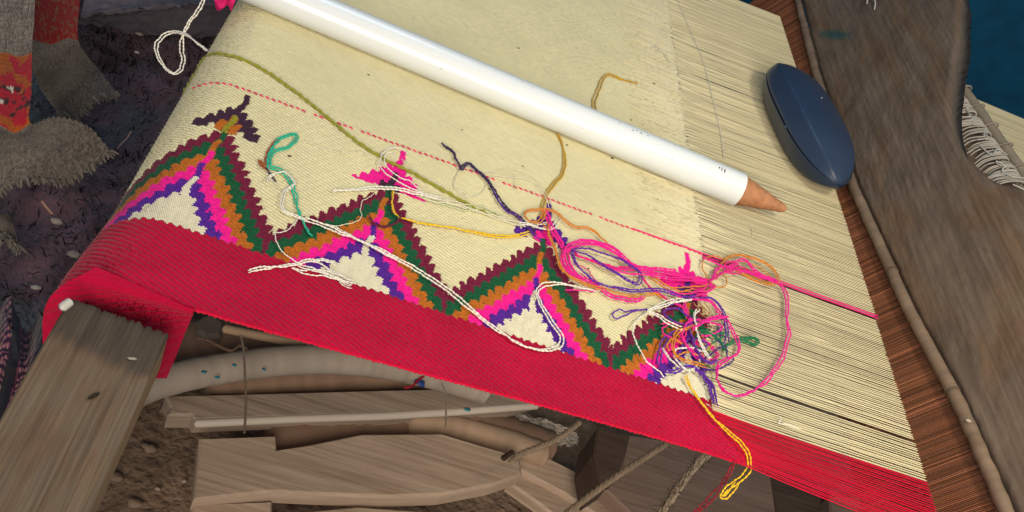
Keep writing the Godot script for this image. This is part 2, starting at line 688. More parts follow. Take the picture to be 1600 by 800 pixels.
func build_cloth():
	var cl = thing("woven_cloth", "cream twill cloth with red border and zigzag bands stretched on the loom", "cloth")
	var cm = vmat(0.95, 0.25)
	var xl := XC - RR * 3.6
	var red := func(x, z, k): return Color(0.375, 0.0018, 0.033) * (k * (1.0 + 0.20 * noise.get_noise_2d(x * 14.0, z * 30.0) + 0.22 * noise.get_noise_2d(x * 420.0, z * 900.0)))
	var none := func(_x, _z): return false
	# plain upper field, pattern field, red border
	part("cream_ground", twill(xl, 0.1440, 0.0017, func(_x): return -0.56, func(_x): return -0.0727, 0.00265, 0.43, 0.0013, 5, 0.0046, cream, none), cm, cl)
	part("pattern_ground", twill(xl, 0.1400, 0.0011, func(_x): return -0.0735, func(_x): return 0.0706, 0.00265, 0.43, 0.0013, 6, 0.0046, cream, func(x, z): return z > 0.0688 or motif_at(x, z)[0] >= 0), cm, cl)
	part("red_border", twill(xl, 0.1500, 0.0008, func(x): return 0.0709 - 0.0017 * (0.5 + 0.5 * cos(TAU * x / 0.0047)), func(x): return selv(x), 0.00345, 0.52, 0.0014, 7, 0.0034, red, none), vmat(0.9, 0.3), cl)
	# backing, so that the cloth has a thickness
	var bp := PackedVector3Array()
	var bc := PackedColorArray()
	for j in 40:
		for i in 60:
			var x := lerpf(xl, 0.1395, i / 59.0)
			var z := lerpf(-0.56, selv(x) - 0.0006, j / 39.0)
			bp.append(surf(x, z, -0.0009))
			bc.append(Color(0.5, 0.01, 0.05) if z > 0.072 else Color(0.6, 0.55, 0.36))
	part("backing", grid_mesh(60, 40, bp, bc, true), cm, cl)
	var sv := PackedVector3Array()
	var sr := PackedFloat32Array()
	var sc := PackedColorArray()
	for i in 420:
		var x := lerpf(-0.1660, 0.1500, i / 419.0)
		sv.append(surf(x, selv(x), -0.0003))
		sr.append(0.00075 + 0.00028 * sin(x * 2200.0) + 0.0002 * noise.get_noise_1d(x * 900.0))
		sc.append(Color(0.52, 0.005, 0.036) * (1.0 + 0.2 * noise.get_noise_1d(x * 700.0)))
	var sb := Bag.new()
	tube(sb, sv, sr, sc, 6)
	part("selvedge", bag_mesh(sb), cm, cl)
	# wound layers seen at the near end of the roll
	var flap := vecs([-0.2154,0.5019,0.1179, -0.1641,0.5019,0.1261, -0.2207,0.4995,0.1247, -0.1638,0.4995,0.1269, -0.2258,0.494,0.1261, -0.1643,0.494,0.1251, -0.2318,0.482,0.129, -0.1654,0.482,0.124, -0.2324,0.464,0.1303, -0.1667,0.464,0.1234, -0.2264,0.442,0.137, -0.1686,0.442,0.1212])
	part("end_flap", loft(flap, 110, 90, func(u, v): return Vector3(0, 0.0006 * noise.get_noise_2d(u * 30.0, v * 40.0), 0.0018 * sin(u * 5.0 + v * 3.0) * v + 0.0007 * sqrt(absf(sin(u * 26.0 + v * 34.0))) * smoothstep(0.0, 0.12, v)), func(u, v): return Color(0.375, 0.0018, 0.033) * (1.0 + 0.2 * noise.get_noise_2d(u * 20.0, v * 20.0)), true), cm, cl)
	build_motifs(cl, cm)
	# the woven pink line: slanting picks, one after another
	var pb := Bag.new()
	var x := XC - 0.03
	while x < 0.139:
		for row in 1:
			var z: float = -0.0712 + 0.0016 * row + 0.0003 * rng.randf_range(-1, 1)
			if rng.randf() < 0.06:
				continue
			var pts := PackedVector3Array()
			var rad := PackedFloat32Array()
			var cols := PackedColorArray()
			var cc := Color(0.72, 0.03, 0.13) * rng.randf_range(0.8, 1.15)
			for k in 5:
				var t := k / 4.0
				pts.append(surf(x + row * 0.0012 + t * 0.0030, z + t * 0.0013, 0.00115 + 0.0005 * sin(PI * t)))
				rad.append(0.00028 + 0.00030 * sin(PI * t))
				cols.append(cc)
			tube(pb, pts, rad, cols, 5)
		x += 0.0040
	part("pink_line", bag_mesh(pb), cm, cl)
	# loose hairs on the wool, thickest where it turns over the roll
	var fb := Bag.new()
	for k in 4200:
		var fx := rng.randf_range(XC - 0.062, 0.138) if k % 8 < 1 else rng.randf_range(XC - 0.062, XC - 0.01)
		var fz := rng.randf_range(-0.20, 0.122)
		var c: Color = Color(0.66, 0.62, 0.46)
		if fz > 0.072:
			c = Color(0.62, 0.02, 0.07)
		else:
			var w := motif_at(fx, fz)
			if w[0] >= 0:
				c = CLOTH_COLOURS[w[1]]
		hair(fb, surf(fx, fz, 0.0003), (surf(fx, fz, 0.01) - surf(fx, fz, 0.0)).normalized(), rng.randf_range(0.0015, 0.0042), 0.00006, c * 1.1)
	# seeds and bits of chaff caught in the wool
	for q in [[0.035, -0.145], [-0.045, -0.115], [0.002, -0.098], [-0.020, -0.058], [0.072, -0.150], [0.108, -0.118], [-0.118, -0.140], [0.090, -0.215], [-0.060, -0.205], [0.055, -0.330], [0.115, -0.290], [-0.010, -0.260], [-0.148, -0.020], [-0.128, 0.030], [0.052, -0.012]]:
		part("seed_fleck", crumb(surf(q[0], q[1], 0.0012), rng.randf_range(0.0004, 0.0009), Color(0.10, 0.07, 0.045)), cm, cl)
	for k in 900:
		var q := flap[0].lerp(flap[1], rng.randf())
		var fq := flap[6].lerp(flap[7], rng.randf())
		hair(fb, q.lerp(fq, 0.35 + 0.65 * rng.randf()), Vector3(0, 0.5, 0.85), rng.randf_range(0.0015, 0.004), 0.00006, Color(0.55, 0.02, 0.06))
	var fz_ = part("fuzz", bag_mesh(fb), cm, cl)
	fz_.set_meta("kind", "stuff")

func hair(b: Bag, at: Vector3, up: Vector3, length: float, w: float, c: Color):
	var side := Vector3(rng.randf_range(-1, 1), rng.randf_range(-1, 1), rng.randf_range(-1, 1))
	var d := (up * rng.randf_range(0.25, 1.0) + side * 0.8).normalized()
	var s := d.cross(up + Vector3(0.01, 0.02, 0.03)).normalized() * w
	var mid := at + d * length * 0.55
	var tip := at + (d + side * 0.5).normalized() * length
	var k := b.v.size()
	for p in [at - s, at + s, mid - s, mid + s, tip]:
		b.v.append(p)
		b.n.append(up)
		b.c.append(c)
	if s.cross(d).dot(up) > 0.0:
		b.i.append_array(PackedInt32Array([k, k + 1, k + 2, k + 1, k + 3, k + 2, k + 2, k + 3, k + 4]))
	else:
		b.i.append_array(PackedInt32Array([k, k + 2, k + 1, k + 1, k + 2, k + 3, k + 2, k + 4, k + 3]))

func build_motifs(cl, cm):
	var bags := {}
	var sx := 0.00122
	var sz := 0.00086
	var nx := int((0.1405 - (XC - 0.075)) / sx)
	var nz := int(0.140 / sz)
	for j in nz:
		var z := -0.0675 + sz * (j + 0.5)
		var off := 0.37 * sx * (j % 3)
		for i in nx:
			var x := XC - 0.075 + sx * (i + 0.5) + off
			var raw := 0.0035 * noise.get_noise_2d(z * 500.0, 8.0)
			if x > fell(z) - 0.001 + raw:
				continue
			var w := motif_at(x, z)
			if w[0] < 0:
				continue
			var key := "%d %s" % [w[0], w[1]]
			if z < -0.022 and w[1] != "maroon" and w[1] != "green":
				key += " head"
			if not bags.has(key):
				bags[key] = Bag.new()
			var c: Color = CLOTH_COLOURS[w[1]] * (1.0 + (0.05 if w[1] == "white" else 0.20) * rng.randf_range(-1, 1) + 0.12 * noise.get_noise_2d(x * 200.0, z * 60.0))
			stitch(bags[key], x, z, sx * 0.5, sz * 0.5, 0.00115 + 0.00025 * rng.randf(), c)
	var keys := bags.keys()
	keys.sort()
	for key in keys:
		var bits: PackedStringArray = key.split(" ")
		var called := bits[1] + "_band"
		if bits.size() > 2:
			called = bits[1] + "_arrowhead"
		elif bits[1] == "white":
			called = "white_triangle"
		part(called, bag_mesh(bags[key]), cm, cl)

func stitch(b: Bag, x: float, z: float, hx: float, hz: float, top: float, c: Color):
	var k := b.v.size()
	var tilt := hx * 0.25
	var low := 0.0005
	var q := [[-hx * 1.04, -hz - tilt, low], [hx * 1.04, -hz + tilt, low], [hx * 1.04, hz + tilt, low], [-hx * 1.04, hz - tilt, low], [-hx * 0.55, -tilt * 0.5, top], [hx * 0.55, tilt * 0.5, top]]
	for p in q:
		b.v.append(surf(x + p[0], z + p[1], p[2]))
		b.c.append(c)
	var up := (surf(x, z, 0.01) - surf(x, z, 0.0)) * 100.0
	var zz := Vector3(0, 0, 1)
	for n in [-0.8, -0.8, 0.8, 0.8, 0.0, 0.0]:
		b.n.append((up + zz * n).normalized())
	b.i.append_array(PackedInt32Array([k, k + 1, k + 5, k, k + 5, k + 4, k + 4, k + 5, k + 2, k + 4, k + 2, k + 3, k, k + 4, k + 3, k + 1, k + 2, k + 5]))

# ---------------------------------------------------------------- exposed warp
func build_warp():
	var w = thing("warp", "taut cream and red warp threads running from the cloth into the reed", "warp")
	var cm = vmat(0.85, 0.2)
	var step := 0.00098
	var n := int((0.126 + 0.555) / step)
	var rest := Bag.new()
	var singles := 0
	var gap := 0
	for k in n:
		var zr := 0.126 - step * k + (0.00040 if k < 140 else 0.0002) * rng.randf_range(-1, 1)
		if gap > 0:
			gap -= 1
			continue
		if rng.randf() < (0.15 if zr > 0.0 else (0.045 if zr > -0.07 else 0.012)) and zr < 0.074:
			gap = 0 if rng.randf() < 0.9 else 1
			if zr > -0.15 or rng.randf() < 0.5:
				continue
		if absf(zr + 0.0705) < 0.0016:
			continue
		var zf := zr
		if zr > 0.0767:
			zf = lerpf(0.0767, 0.112, (zr - 0.0767) / 0.0493)
		elif zr < -0.08:
			zf = zr * 0.975 - 0.002
		zf += 0.00025 * rng.randf_range(-1, 1)
		var is_red := zr > 0.0775
		var c := (Color(0.52, 0.005, 0.036) if is_red else Color(0.66, 0.60, 0.40)) * rng.randf_range(0.82, 1.12)
		var b := Bag.new() if zr > -0.215 and singles < 296 else rest
		warp_thread(b, zf, zr, c, rng.randf_range(0.00038, 0.00048), 0.0 if k % 2 == 0 else -0.0008)
		if b != rest:
			singles += 1
			part("red_warp_thread" if is_red else "warp_thread", bag_mesh(b), cm, w)
	for k in 2:
		var b := Bag.new()
		warp_thread(b, -0.0712 + 0.0014 * k, -0.0718 + 0.0016 * k, Color(0.74, 0.02, 0.20), 0.0006, 0.0012)
		part("pink_warp_thread", bag_mesh(b), cm, w)
	var o = part("far_warp", bag_mesh(rest), cm, w)
	o.set_meta("kind", "stuff")

func warp_thread(b: Bag, zf: float, zr: float, c: Color, r: float, drop: float):
	var pts := PackedVector3Array()
	var rad := PackedFloat32Array()
	var cols := PackedColorArray()
	var x0 := fell(zf) - (0.004 if zf > -0.07 else rng.randf_range(0.004, 0.055))
	var ph := rng.randf() * 50.0
	var list := [0.0, 0.03, 0.1, 0.2, 0.3, 0.4, 0.5, 0.6, 0.7, 0.8, 0.9, 1.0]
	for t in list:
		var x := lerpf(x0, 0.2865, t)
		var y: float = H + (0.0006 if zf > -0.07 else 0.00145) + (drop - 0.001) * minf(1.0, t * 4.0) + 0.0004 * noise.get_noise_2d(t * 8.0, ph) * sin(PI * t)
		pts.append(Vector3(x, y, lerpf(zf, zr, t) + 0.0003 * noise.get_noise_2d(t * 9.0, ph + 90.0) * sin(PI * t)))
		rad.append(r)
		cols.append(c * (1.0 + 0.12 * noise.get_noise_2d(t * 20.0, ph)))
	for x in [0.33, 0.42, 0.62]:
		pts.append(Vector3(x, H + drop * 5.0, zr))
		rad.append(r)
		cols.append(c)
	tube(b, pts, rad, cols, 4, false)

# ---------------------------------------------------------------- reed and beater
const TILT := 0.5236
func slay(s: float, z: float, out := 0.0) -> Vector3:   # s up the leaning face, out towards the weaver
	return Vector3(0.284 + s * sin(TILT) - out * cos(TILT), H + s * cos(TILT) + out * sin(TILT), z)

func cap_s(z: float) -> float:      # height of the cane over the reed; it sags in the middle
	var zs := [-0.62, -0.553, -0.40, -0.218, -0.056, 0.035, 0.114, 0.20]
	var ss := [0.024, 0.021, 0.014, 0.0125, 0.0215, 0.031, 0.034, 0.036]
	for k in zs.size() - 1:
		if z <= zs[k + 1]:
			var t := clampf((z - zs[k]) / (zs[k + 1] - zs[k]), 0.0, 1.0)
			return lerpf(ss[k], ss[k + 1], t)
	return 0.036

func build_reed_and_beater():
	var reed = thing("reed", "fine red-brown reed of split cane dents below the beater board", "reed", Vector3.ZERO)
	var dm = vmat(0.55)
	var step := 0.00132
	var rest := Bag.new()
	var z := 0.170
	var cnt := 0
	while z > -0.62:
		var b := Bag.new() if cnt < 290 else rest
		var top := cap_s(z) + 0.004
		var p := PackedVector3Array([slay(-0.045, z, 0.0), slay(top * 0.3, z + 0.0002 * rng.randf_range(-1, 1), 0.0), slay(top, z + 0.0002 * rng.randf_range(-1, 1), 0.0)])
		var t := rng.randf_range(0.55, 1.35)
		var c := Color(0.150 * t, 0.058 * t, 0.030 * t)
		if rng.randf() < 0.12:
			c = c * 1.6
		tube(b, p, PackedFloat32Array([0.0006, 0.0006, 0.0006]), PackedColorArray([c, c, c]), 4, false)
		if b != rest:
			part("dent", bag_mesh(b), dm, reed)
		cnt += 1
		z -= step
	var far = part("far_dents", bag_mesh(rest), dm, reed)
	far.set_meta("kind", "stuff")
	# rear splints the dents are laced to
	var bp := PackedVector3Array()
	for k in 30:
		var zz := lerpf(0.20, -0.62, k / 29.0)
		bp.append(slay(cap_s(zz) + 0.002, zz, -0.004))
	part("splint", simple_tube(bp, 0.0032, Color(0.08, 0.04, 0.025), 8, 0.1), dm, reed)

	# the cane that runs along the top of the reed, with its joints
	var cane = thing("reed_cane", "thin grey-brown jointed cane lying along the lower edge of the beater", "cane")
	var pts := PackedVector3Array()
	var rad := PackedFloat32Array()
	var cols := PackedColorArray()
	var joints := [-0.49, -0.352, -0.262, -0.104, 0.0225, 0.15]
	for k in 400:
		var zz := lerpf(0.20, -0.62, k / 399.0)
		pts.append(slay(cap_s(zz) + 0.0035 + 0.0005 * noise.get_noise_1d(zz * 40.0), zz, 0.0035))
		var r := lerpf(0.0046, 0.0034, k / 399.0)
		var shade := 1.0 + 0.35 * noise.get_noise_1d(zz * 30.0) + 0.25 * noise.get_noise_1d(zz * 220.0)
		for j in joints:
			var dj: float = absf(zz - j)
			r += 0.0006 * exp(-pow(dj / 0.003, 2.0)) - 0.0005 * exp(-pow((zz - j - 0.0035) / 0.0012, 2.0))
			if dj < 0.001:
				shade *= 0.5
		# thread lashing wound round the near end
		if zz > 0.03:
			r += 0.00025 * sin(zz * 3400.0)
		rad.append(r)
		cols.append(Color(0.185, 0.130, 0.092) * shade)
	var cb := Bag.new()
	tube(cb, pts, rad, cols, 12)
	var body = part("cane_body", bag_mesh(cb), vmat(0.6), cane)
	var ch := crumb(slay(cap_s(0.052) + 0.005, 0.052, 0.008), 0.0014, Color(0.36, 0.30, 0.24))
	part("chip", ch, vmat(0.6), body)

	# the beater board: a broad weathered plank with a hand hold cut in its upper edge
	var bt = thing("beater_board", "broad weathered grey-brown beater board with a curved hand hold cut out", "board")
	var zs := [-0.80, -0.55, -0.395, -0.340, -0.287, -0.250, -0.218, -0.198, -0.180, -0.160, -0.145, -0.128, -0.10, -0.06, 0.0, 0.10, 0.24]
	var tops := [0.215, 0.192, 0.160, 0.142, 0.121, 0.1085, 0.1035, 0.1032, 0.105, 0.109, 0.115, 0.1265, 0.142, 0.165, 0.18, 0.185, 0.185]
	var nz := 300
	var ns := 70
	var pos := PackedVector3Array()
	var col := PackedColorArray()
	var uv := PackedVector2Array()
	for j in nz:
		var zz := lerpf(-0.80, 0.24, float(j) / (nz - 1))
		var k := 0
		while k < zs.size() - 2 and zz > zs[k + 1]:
			k += 1
		var t: float = (zz - zs[k]) / (zs[k + 1] - zs[k])
		var top: float = cubic_interpolate(tops[k], tops[k + 1], tops[maxi(k - 1, 0)], tops[mini(k + 2, tops.size() - 1)], t)
		var low := cap_s(zz) + 0.0075 + 0.0007 * noise.get_noise_1d(zz * 70.0)
		for i in ns:
			var u := float(i) / (ns - 1)
			var s := lerpf(low, top, u)
			var edge := minf(s - low, top - s)
			var round_ := 0.0030 * pow(1.0 - clampf(edge / 0.004, 0.0, 1.0), 2.0)
			var bump := 0.0011 * noise.get_noise_2d(s * 45.0, zz * 18.0) + 0.0004 * noise.get_noise_2d(s * 500.0, zz * 60.0)
			# a few cracks and nicks that follow the grain
			bump -= 0.0012 * maxf(0.0, noise.get_noise_2d(s * 260.0 + 30.0 * zz, zz * 9.0 + 5.0) - 0.24)
			pos.append(slay(s, zz, 0.004 - round_ + bump))
			uv.append(Vector2(zz + 0.25 * s, s))
			var g := 1.0 + 0.24 * noise.get_noise_2d(s * 26.0, zz * 14.0) + 0.12 * noise.get_noise_2d(s * 300.0 + 40.0 * zz, zz * 30.0) + 0.15 * noise.get_noise_2d(s * 900.0, zz * 500.0)
			var c := Color(0.96, 0.95, 0.96) * g
			var warm := smoothstep(-0.05, 0.35, noise.get_noise_2d(s * 20.0 + 11.0, zz * 8.0))
			c = c.lerp(Color(1.05, 0.82, 0.62) * g, 0.6 * warm)
			# smear of turquoise paint near the far end
			var sm := Vector2((s - 0.047) / 0.016, (zz + 0.452 - (s - 0.047) * 1.2) / 0.011).length() + 0.5 * noise.get_noise_2d(s * 200.0, zz * 200.0)
			c = c.lerp(Color(0.12, 0.75, 1.0), 0.8 * smoothstep(1.1, 0.5, sm))
			col.append(c)
	var wm = timber(61, lin(0.092, 0.066, 0.049), lin(0.172, 0.130, 0.099), 3.4, 8.0, false, 0.62, 8, 420, 0.6)
	wm.vertex_color_use_as_albedo = true
	part("face", grid_mesh(ns, nz, pos, col, false, uv), wm, bt)
	# edge and back so that it is a plank 22 mm thick
	var ep := PackedVector3Array()
	var ec := PackedColorArray()
	for j in nz:
		var top_p := pos[j * ns + ns - 1]
		var low_p := pos[j * ns]
		var away := slay(0, 0, -0.022) - slay(0, 0, 0)
		for p in [top_p, top_p + away, low_p + away, low_p]:
			ep.append(p)
			ec.append(Color(0.9, 0.88, 0.86))
	part("edge_and_back", grid_mesh(4, nz, ep, ec), wood(63, lin(0.09, 0.07, 0.055), lin(0.12, 0.094, 0.074), lin(0.15, 0.12, 0.096), "z"), bt)
	var staple := smooth_path(PackedVector3Array([slay(0.090, -0.452, 0.0055), slay(0.094, -0.462, 0.0075), slay(0.091, -0.476, 0.0075), slay(0.086, -0.470, 0.0055)]), 0.001)
	part("wire_loop", simple_tube(staple, 0.0007, Color(0.55, 0.52, 0.48), 6), flat_mat(lin(0.5, 0.48, 0.45), 0.35, 0.7), bt)
	var nail := crumb(slay(cap_s(-0.255) + 0.0085, -0.255, 0.0055), 0.0022, Color(0.01, 0.008, 0.006))
	part("nail_hole", nail, vmat(0.6), bt)

	# heddle shaft with its string loops, behind the hand hold
	var hd = thing("heddle_shaft", "cane heddle shaft strung with white cord loops, seen through the hand hold", "heddle")
	var A := Vector3(0.4652,0.535,-0.5046)
	var B := Vector3(0.493,0.535,-0.2973)
	var d := (B - A)
	var shaft := PackedVector3Array()
	for k in 40:
		var t := lerpf(-0.25, 1.6, k / 39.0)
		shaft.append(A + d * t + Vector3(0, 0.0009 * noise.get_noise_1d(t * 9.0), 0))
	var stem = part("shaft", simple_tube(shaft, 0.0052, Color(0.30, 0.25, 0.19), 12, 0.12), vmat(0.7), hd)
	# broad lath tied under the shaft
	var e := d.normalized()
	var across := Vector3(-0.78, -0.25, 0.62)
	across = (across - e * across.dot(e)).normalized()
	var lp := PackedVector3Array([A - d * 0.25 + across * 0.006, A + d * 1.6 + across * 0.006, A + d * 1.6 + across * 0.040, A - d * 0.25 + across * 0.040])
	for k in 4:
		lp[k].y -= 0.006
	var lath = part("lath", slab(lp, 0.006, 0.0012, across.cross(e).normalized() * (1.0 if across.cross(e).y < 0.0 else -1.0)), wood(66, lin(0.09, 0.06, 0.042), lin(0.14, 0.095, 0.066), lin(0.19, 0.135, 0.10), "x"), hd)
	for k in 150:
		var t := -0.2 + 1.75 * k / 149.0 + 0.004 * rng.randf_range(-1, 1)
		# loops sit in little groups with bare wood between
		if sin(t * 34.0) > 0.82:
			continue
		var c := A + d * t
		var reach := 0.030 + 0.010 * noise.get_noise_1d(t * 14.0)
		var lean: float = 0.004 * noise.get_noise_1d(t * 9.0 + 40.0)
		var pl := PackedVector3Array([c + across * 0.007 + Vector3(0, -0.006, 0), c + across * 0.008 + Vector3(0, 0.002, 0), c + across * reach * 0.55 + e * lean + Vector3(0, 0.0055, 0), c + across * reach + e * lean * 2.0 + Vector3(0, 0.001, 0), c + across * (reach + 0.004) + e * lean * 2.2 + Vector3(0, -0.010, 0)])
		part("cord_loop", simple_tube(smooth_path(pl, 0.003), 0.00085, Color(0.50, 0.46, 0.41) * rng.randf_range(0.8, 1.1), 5), vmat(0.9), lath)
	for k in 11:
		var t := -0.15 + 0.16 * k
		var c := A + d * t
		var bp2 := PackedVector3Array()
		for m in 13:
			var a := TAU * m / 12.0
			bp2.append(c + across * (0.0010 + 0.0075 * cos(a)) + Vector3(0, 0.0070 * sin(a), 0) + e * 0.002 * sin(a))
		part("binding", simple_tube(bp2, 0.0009, Color(0.30, 0.26, 0.22), 5), vmat(0.9), stem)
	for k in 7:
		var t := 0.40 + 0.10 * k + 0.02 * rng.randf_range(-1, 1)
		var c := A + d * t + across * 0.024
		var pl := PackedVector3Array()
		for m in 4:
			pl.append(c + across * rng.randf_range(-0.012, 0.010) + e * rng.randf_range(-0.012, 0.012) + Vector3(0, 0.005 + 0.004 * rng.randf(), 0))
		part("loose_cord", simple_tube(smooth_path(pl, 0.003), 0.0008, Color(0.54, 0.52, 0.48), 5), vmat(0.9), lath)

# ---------------------------------------------------------------- rod and case
func build_tools():
	var ends := vecs([-0.3118,0.5133,-0.1868, 0.1727,0.5133,-0.1516])
	var axis: Vector3 = (ends[1] - ends[0]).normalized()
	var rod = thing("pointed_rod", "glossy white rod with a sharpened bare wood tip lying across the cloth", "rod")
	var white = flat_mat(lin(0.74, 0.785, 0.82), 0.2, 0.5)
	white.clearcoat_enabled = true
	white.clearcoat = 0.5
	white.clearcoat_roughness = 0.15
	var pts := PackedVector3Array()
	var rad := PackedFloat32Array()
	var cols := PackedColorArray()
	var r := 0.01335
	var length := ends[0].distance_to(ends[1])
	for k in 121:
		var t := k / 120.0
		pts.append(ends[0] + axis * length * t)
		rad.append(r * (1.0 - 0.004 * noise.get_noise_1d(t * 30.0)))
		cols.append(Color.WHITE)
	pts.append(ends[1] + axis * 0.0006)
	rad.append(r * 0.955)
	cols.append(Color.WHITE)
	var b := Bag.new()
	tube(b, pts, rad, cols, 40, true)
	var sleeve = part("white_sleeve", bag_mesh(b), white, rod)
	# sharpened tip, whittled, so slightly faceted
	var tp := PackedVector3Array()
	var tr := PackedFloat32Array()
	var tc := PackedColorArray()
	var tl := 0.0414
	for k in 26:
		var t := k / 25.0
		tp.append(ends[1] - axis * 0.002 + axis * (tl + 0.002) * t)
		var q := lerpf(0.93, 0.20, pow(t, 1.05)) * r
		if t > 0.92:
			q *= sqrt(maxf(0.0, 1.0 - pow((t - 0.92) / 0.085, 2.0)))
		tr.append(maxf(q, 0.0004))
		var g := 1.0 + 0.25 * noise.get_noise_1d(t * 25.0)
		tc.append(Color(0.40, 0.185, 0.095) * g)
	b = Bag.new()
	tube(b, tp, tr, tc, 30)
	for k in b.v.size():
		var rel := b.v[k] - ends[1]
		var along := rel.dot(axis)
		var off := rel - axis * along
		b.v[k] += off * 0.05 * noise.get_noise_3dv(off * 380.0 + Vector3.ONE * along * 40.0)
		b.c[k] = b.c[k] * (1.0 + 0.35 * noise.get_noise_3dv(off * 900.0 + Vector3.ONE * along * 30.0))
	part("wooden_tip", bag_mesh(b), vmat(0.6), rod)
	for k in 34:
		var t := rng.randf_range(0.05, 0.43)
		var dir := Vector3.UP.rotated(axis, rng.randf_range(-1.3, 1.3))
		part("grime_speck", crumb(ends[1] - axis * t + dir * r, rng.randf_range(0.00018, 0.00045), Color(0.22, 0.20, 0.18), 0.4), vmat(0.8), sleeve)
	# small grey scuffs and marks left in the paint
	var up := Vector3.UP
	var side := axis.cross(up).normalized()
	for q in [[0.0215, 0.30, 0.0006, 0.0032], [0.0190, 0.32, 0.0008, 0.0034], [0.0236, 0.28, 0.0008, 0.0017], [0.0890, 0.16, 0.0005, 0.0022], [0.0925, 0.10, 0.0014, 0.0005], [0.0955, 0.22, 0.0005, 0.0016], [0.0835, 0.14, 0.0011, 0.0005]]:
		var mb := Bag.new()
		for k in 6:
			var a: float = q[1] + (k / 5.0 - 0.5) * q[3] / r
			var dir := up.rotated(axis, a)
			for e in [-1, 1]:
				mb.v.append(ends[1] - axis * (q[0] + e * q[2] * 0.5) + dir * (r + 0.00012))
				mb.n.append(dir)
				mb.c.append(Color(0.36, 0.37, 0.42))
		for k in 5:
			mb.i.append_array(PackedInt32Array([2 * k, 2 * k + 1, 2 * k + 2, 2 * k + 1, 2 * k + 3, 2 * k + 2]))
		part("scuff", bag_mesh(mb), vmat(0.5), sleeve)

	# hinged case
	var P0 := Vector3(0.2396,0.518,-0.3741)
	var P1 := Vector3(0.2661,0.518,-0.1959)
	var mid := (P0 + P1) * 0.5
	mid.y = H + 0.0004
	var cs = thing("spectacle_case", "closed dark blue spectacle case resting on the warp beside the reed", "case", mid)
	var dir := (P1 - P0)
	dir.y = 0
	cs.rotation.y = atan2(dir.x, dir.z)
	var half := dir.length() * 0.485
	# one half profile from the base, round the flank and over the lid: across, height, 1 is full size
	var lidp := [[0.985, 0.545], [1.0, 0.575], [0.95, 0.66], [0.87, 0.77], [0.79, 0.875], [0.75, 0.915], [0.71, 0.935], [0.62, 0.95], [0.45, 0.97], [0.22, 0.99], [0.0, 1.0]]
	var basep := [[0.0, 0.0], [0.35, 0.0], [0.58, 0.02], [0.74, 0.10], [0.88, 0.26], [0.97, 0.43], [1.0, 0.495], [0.985, 0.515]]
	var cmat = flat_mat(lin(0.020, 0.038, 0.080), 0.32, 0.5)
	cmat.heightmap_enabled = true
	cmat.heightmap_texture = noise_tex(77, 0.09, [], 3, 256)
	cmat.uv1_triplanar = true
	cmat.uv1_scale = Vector3(40, 40, 40)
	cmat.heightmap_scale = 0.012
	part("base", shell(basep, half, 0.0295, 0.043), cmat, cs)
	var lid = part("lid", shell(lidp, half, 0.0295, 0.043), cmat, cs)
	part("seam", shell([[0.95, 0.49], [0.955, 0.53], [0.95, 0.58]], half, 0.0295, 0.043), flat_mat(lin(0.004, 0.006, 0.012), 0.6), cs)
	part("dust_speck", crumb(Vector3(0.006, 0.0428, -0.012), 0.0006, Color(0.5, 0.52, 0.55), 0.5), vmat(0.8), lid)
	var btn := crumb(Vector3(-0.0285, 0.0225, 0.020), 0.0016, Color(0.05, 0.08, 0.14))
	part("catch", btn, vmat(0.4), lid)

func shell(profile: Array, half: float, wide: float, high: float) -> ArrayMesh:
	var full := []
	for p in profile:
		full.append([p[0], p[1]])
	if profile[0][0] < 0.01:      # base: mirror below
		var m := []
		for k in range(profile.size() - 1, 0, -1):
			m.append([-profile[k][0], profile[k][1]])
		full = m + full
	elif profile[-1][0] < 0.01:   # lid: mirror over the top
		for k in range(profile.size() - 2, -1, -1):
			full.append([-profile[k][0], profile[k][1]])
	else:
		return join_mirror(profile, half, wide, high)
	return shell_strip(full, half, wide, high)

func join_mirror(profile, half, wide, high) -> ArrayMesh:
	var st := SurfaceTool.new()
	var m := []
	for k in range(profile.size() - 1, -1, -1):
		m.append([-profile[k][0], profile[k][1]])
	st.append_from(shell_strip(profile, half, wide, high), 0, Transform3D.IDENTITY)
	st.append_from(shell_strip(m, half, wide, high), 0, Transform3D.IDENTITY)
	return st.commit()

func shell_strip(full: Array, half: float, wide: float, high: float) -> ArrayMesh:
	var nl := 60
	var pos := PackedVector3Array()
	# refine the profile
	var fine := []
	for k in full.size() - 1:
		for s in 3:
			var t := s / 3.0
			var a0 = full[maxi(k - 1, 0)]
			var a3 = full[mini(k + 2, full.size() - 1)]
			fine.append([cubic_interpolate(full[k][0], full[k + 1][0], a0[0], a3[0], t), cubic_interpolate(full[k][1], full[k + 1][1], a0[1], a3[1], t)])
	fine.append(full[-1])
	for j in nl:
		var th := lerpf(-PI / 2, PI / 2, float(j) / (nl - 1))
		var t := sin(th)
		var w := pow(maxf(0.0, 1.0 - pow(absf(t), 3.0)), 0.60)
		var hh := pow(maxf(0.0, 1.0 - pow(absf(t), 3.0)), 0.60)
		# the far end is blunter than the near one
		if t < 0:
			w = pow(maxf(0.0, 1.0 - pow(absf(t), 2.9)), 0.55)
		for p in fine:
			var y: float = 0.52 + (p[1] - 0.52) * hh
			pos.append(Vector3(p[0] * wide * w, y * high, t * half))
	return grid_mesh(fine.size(), nl, pos, PackedColorArray(), false)

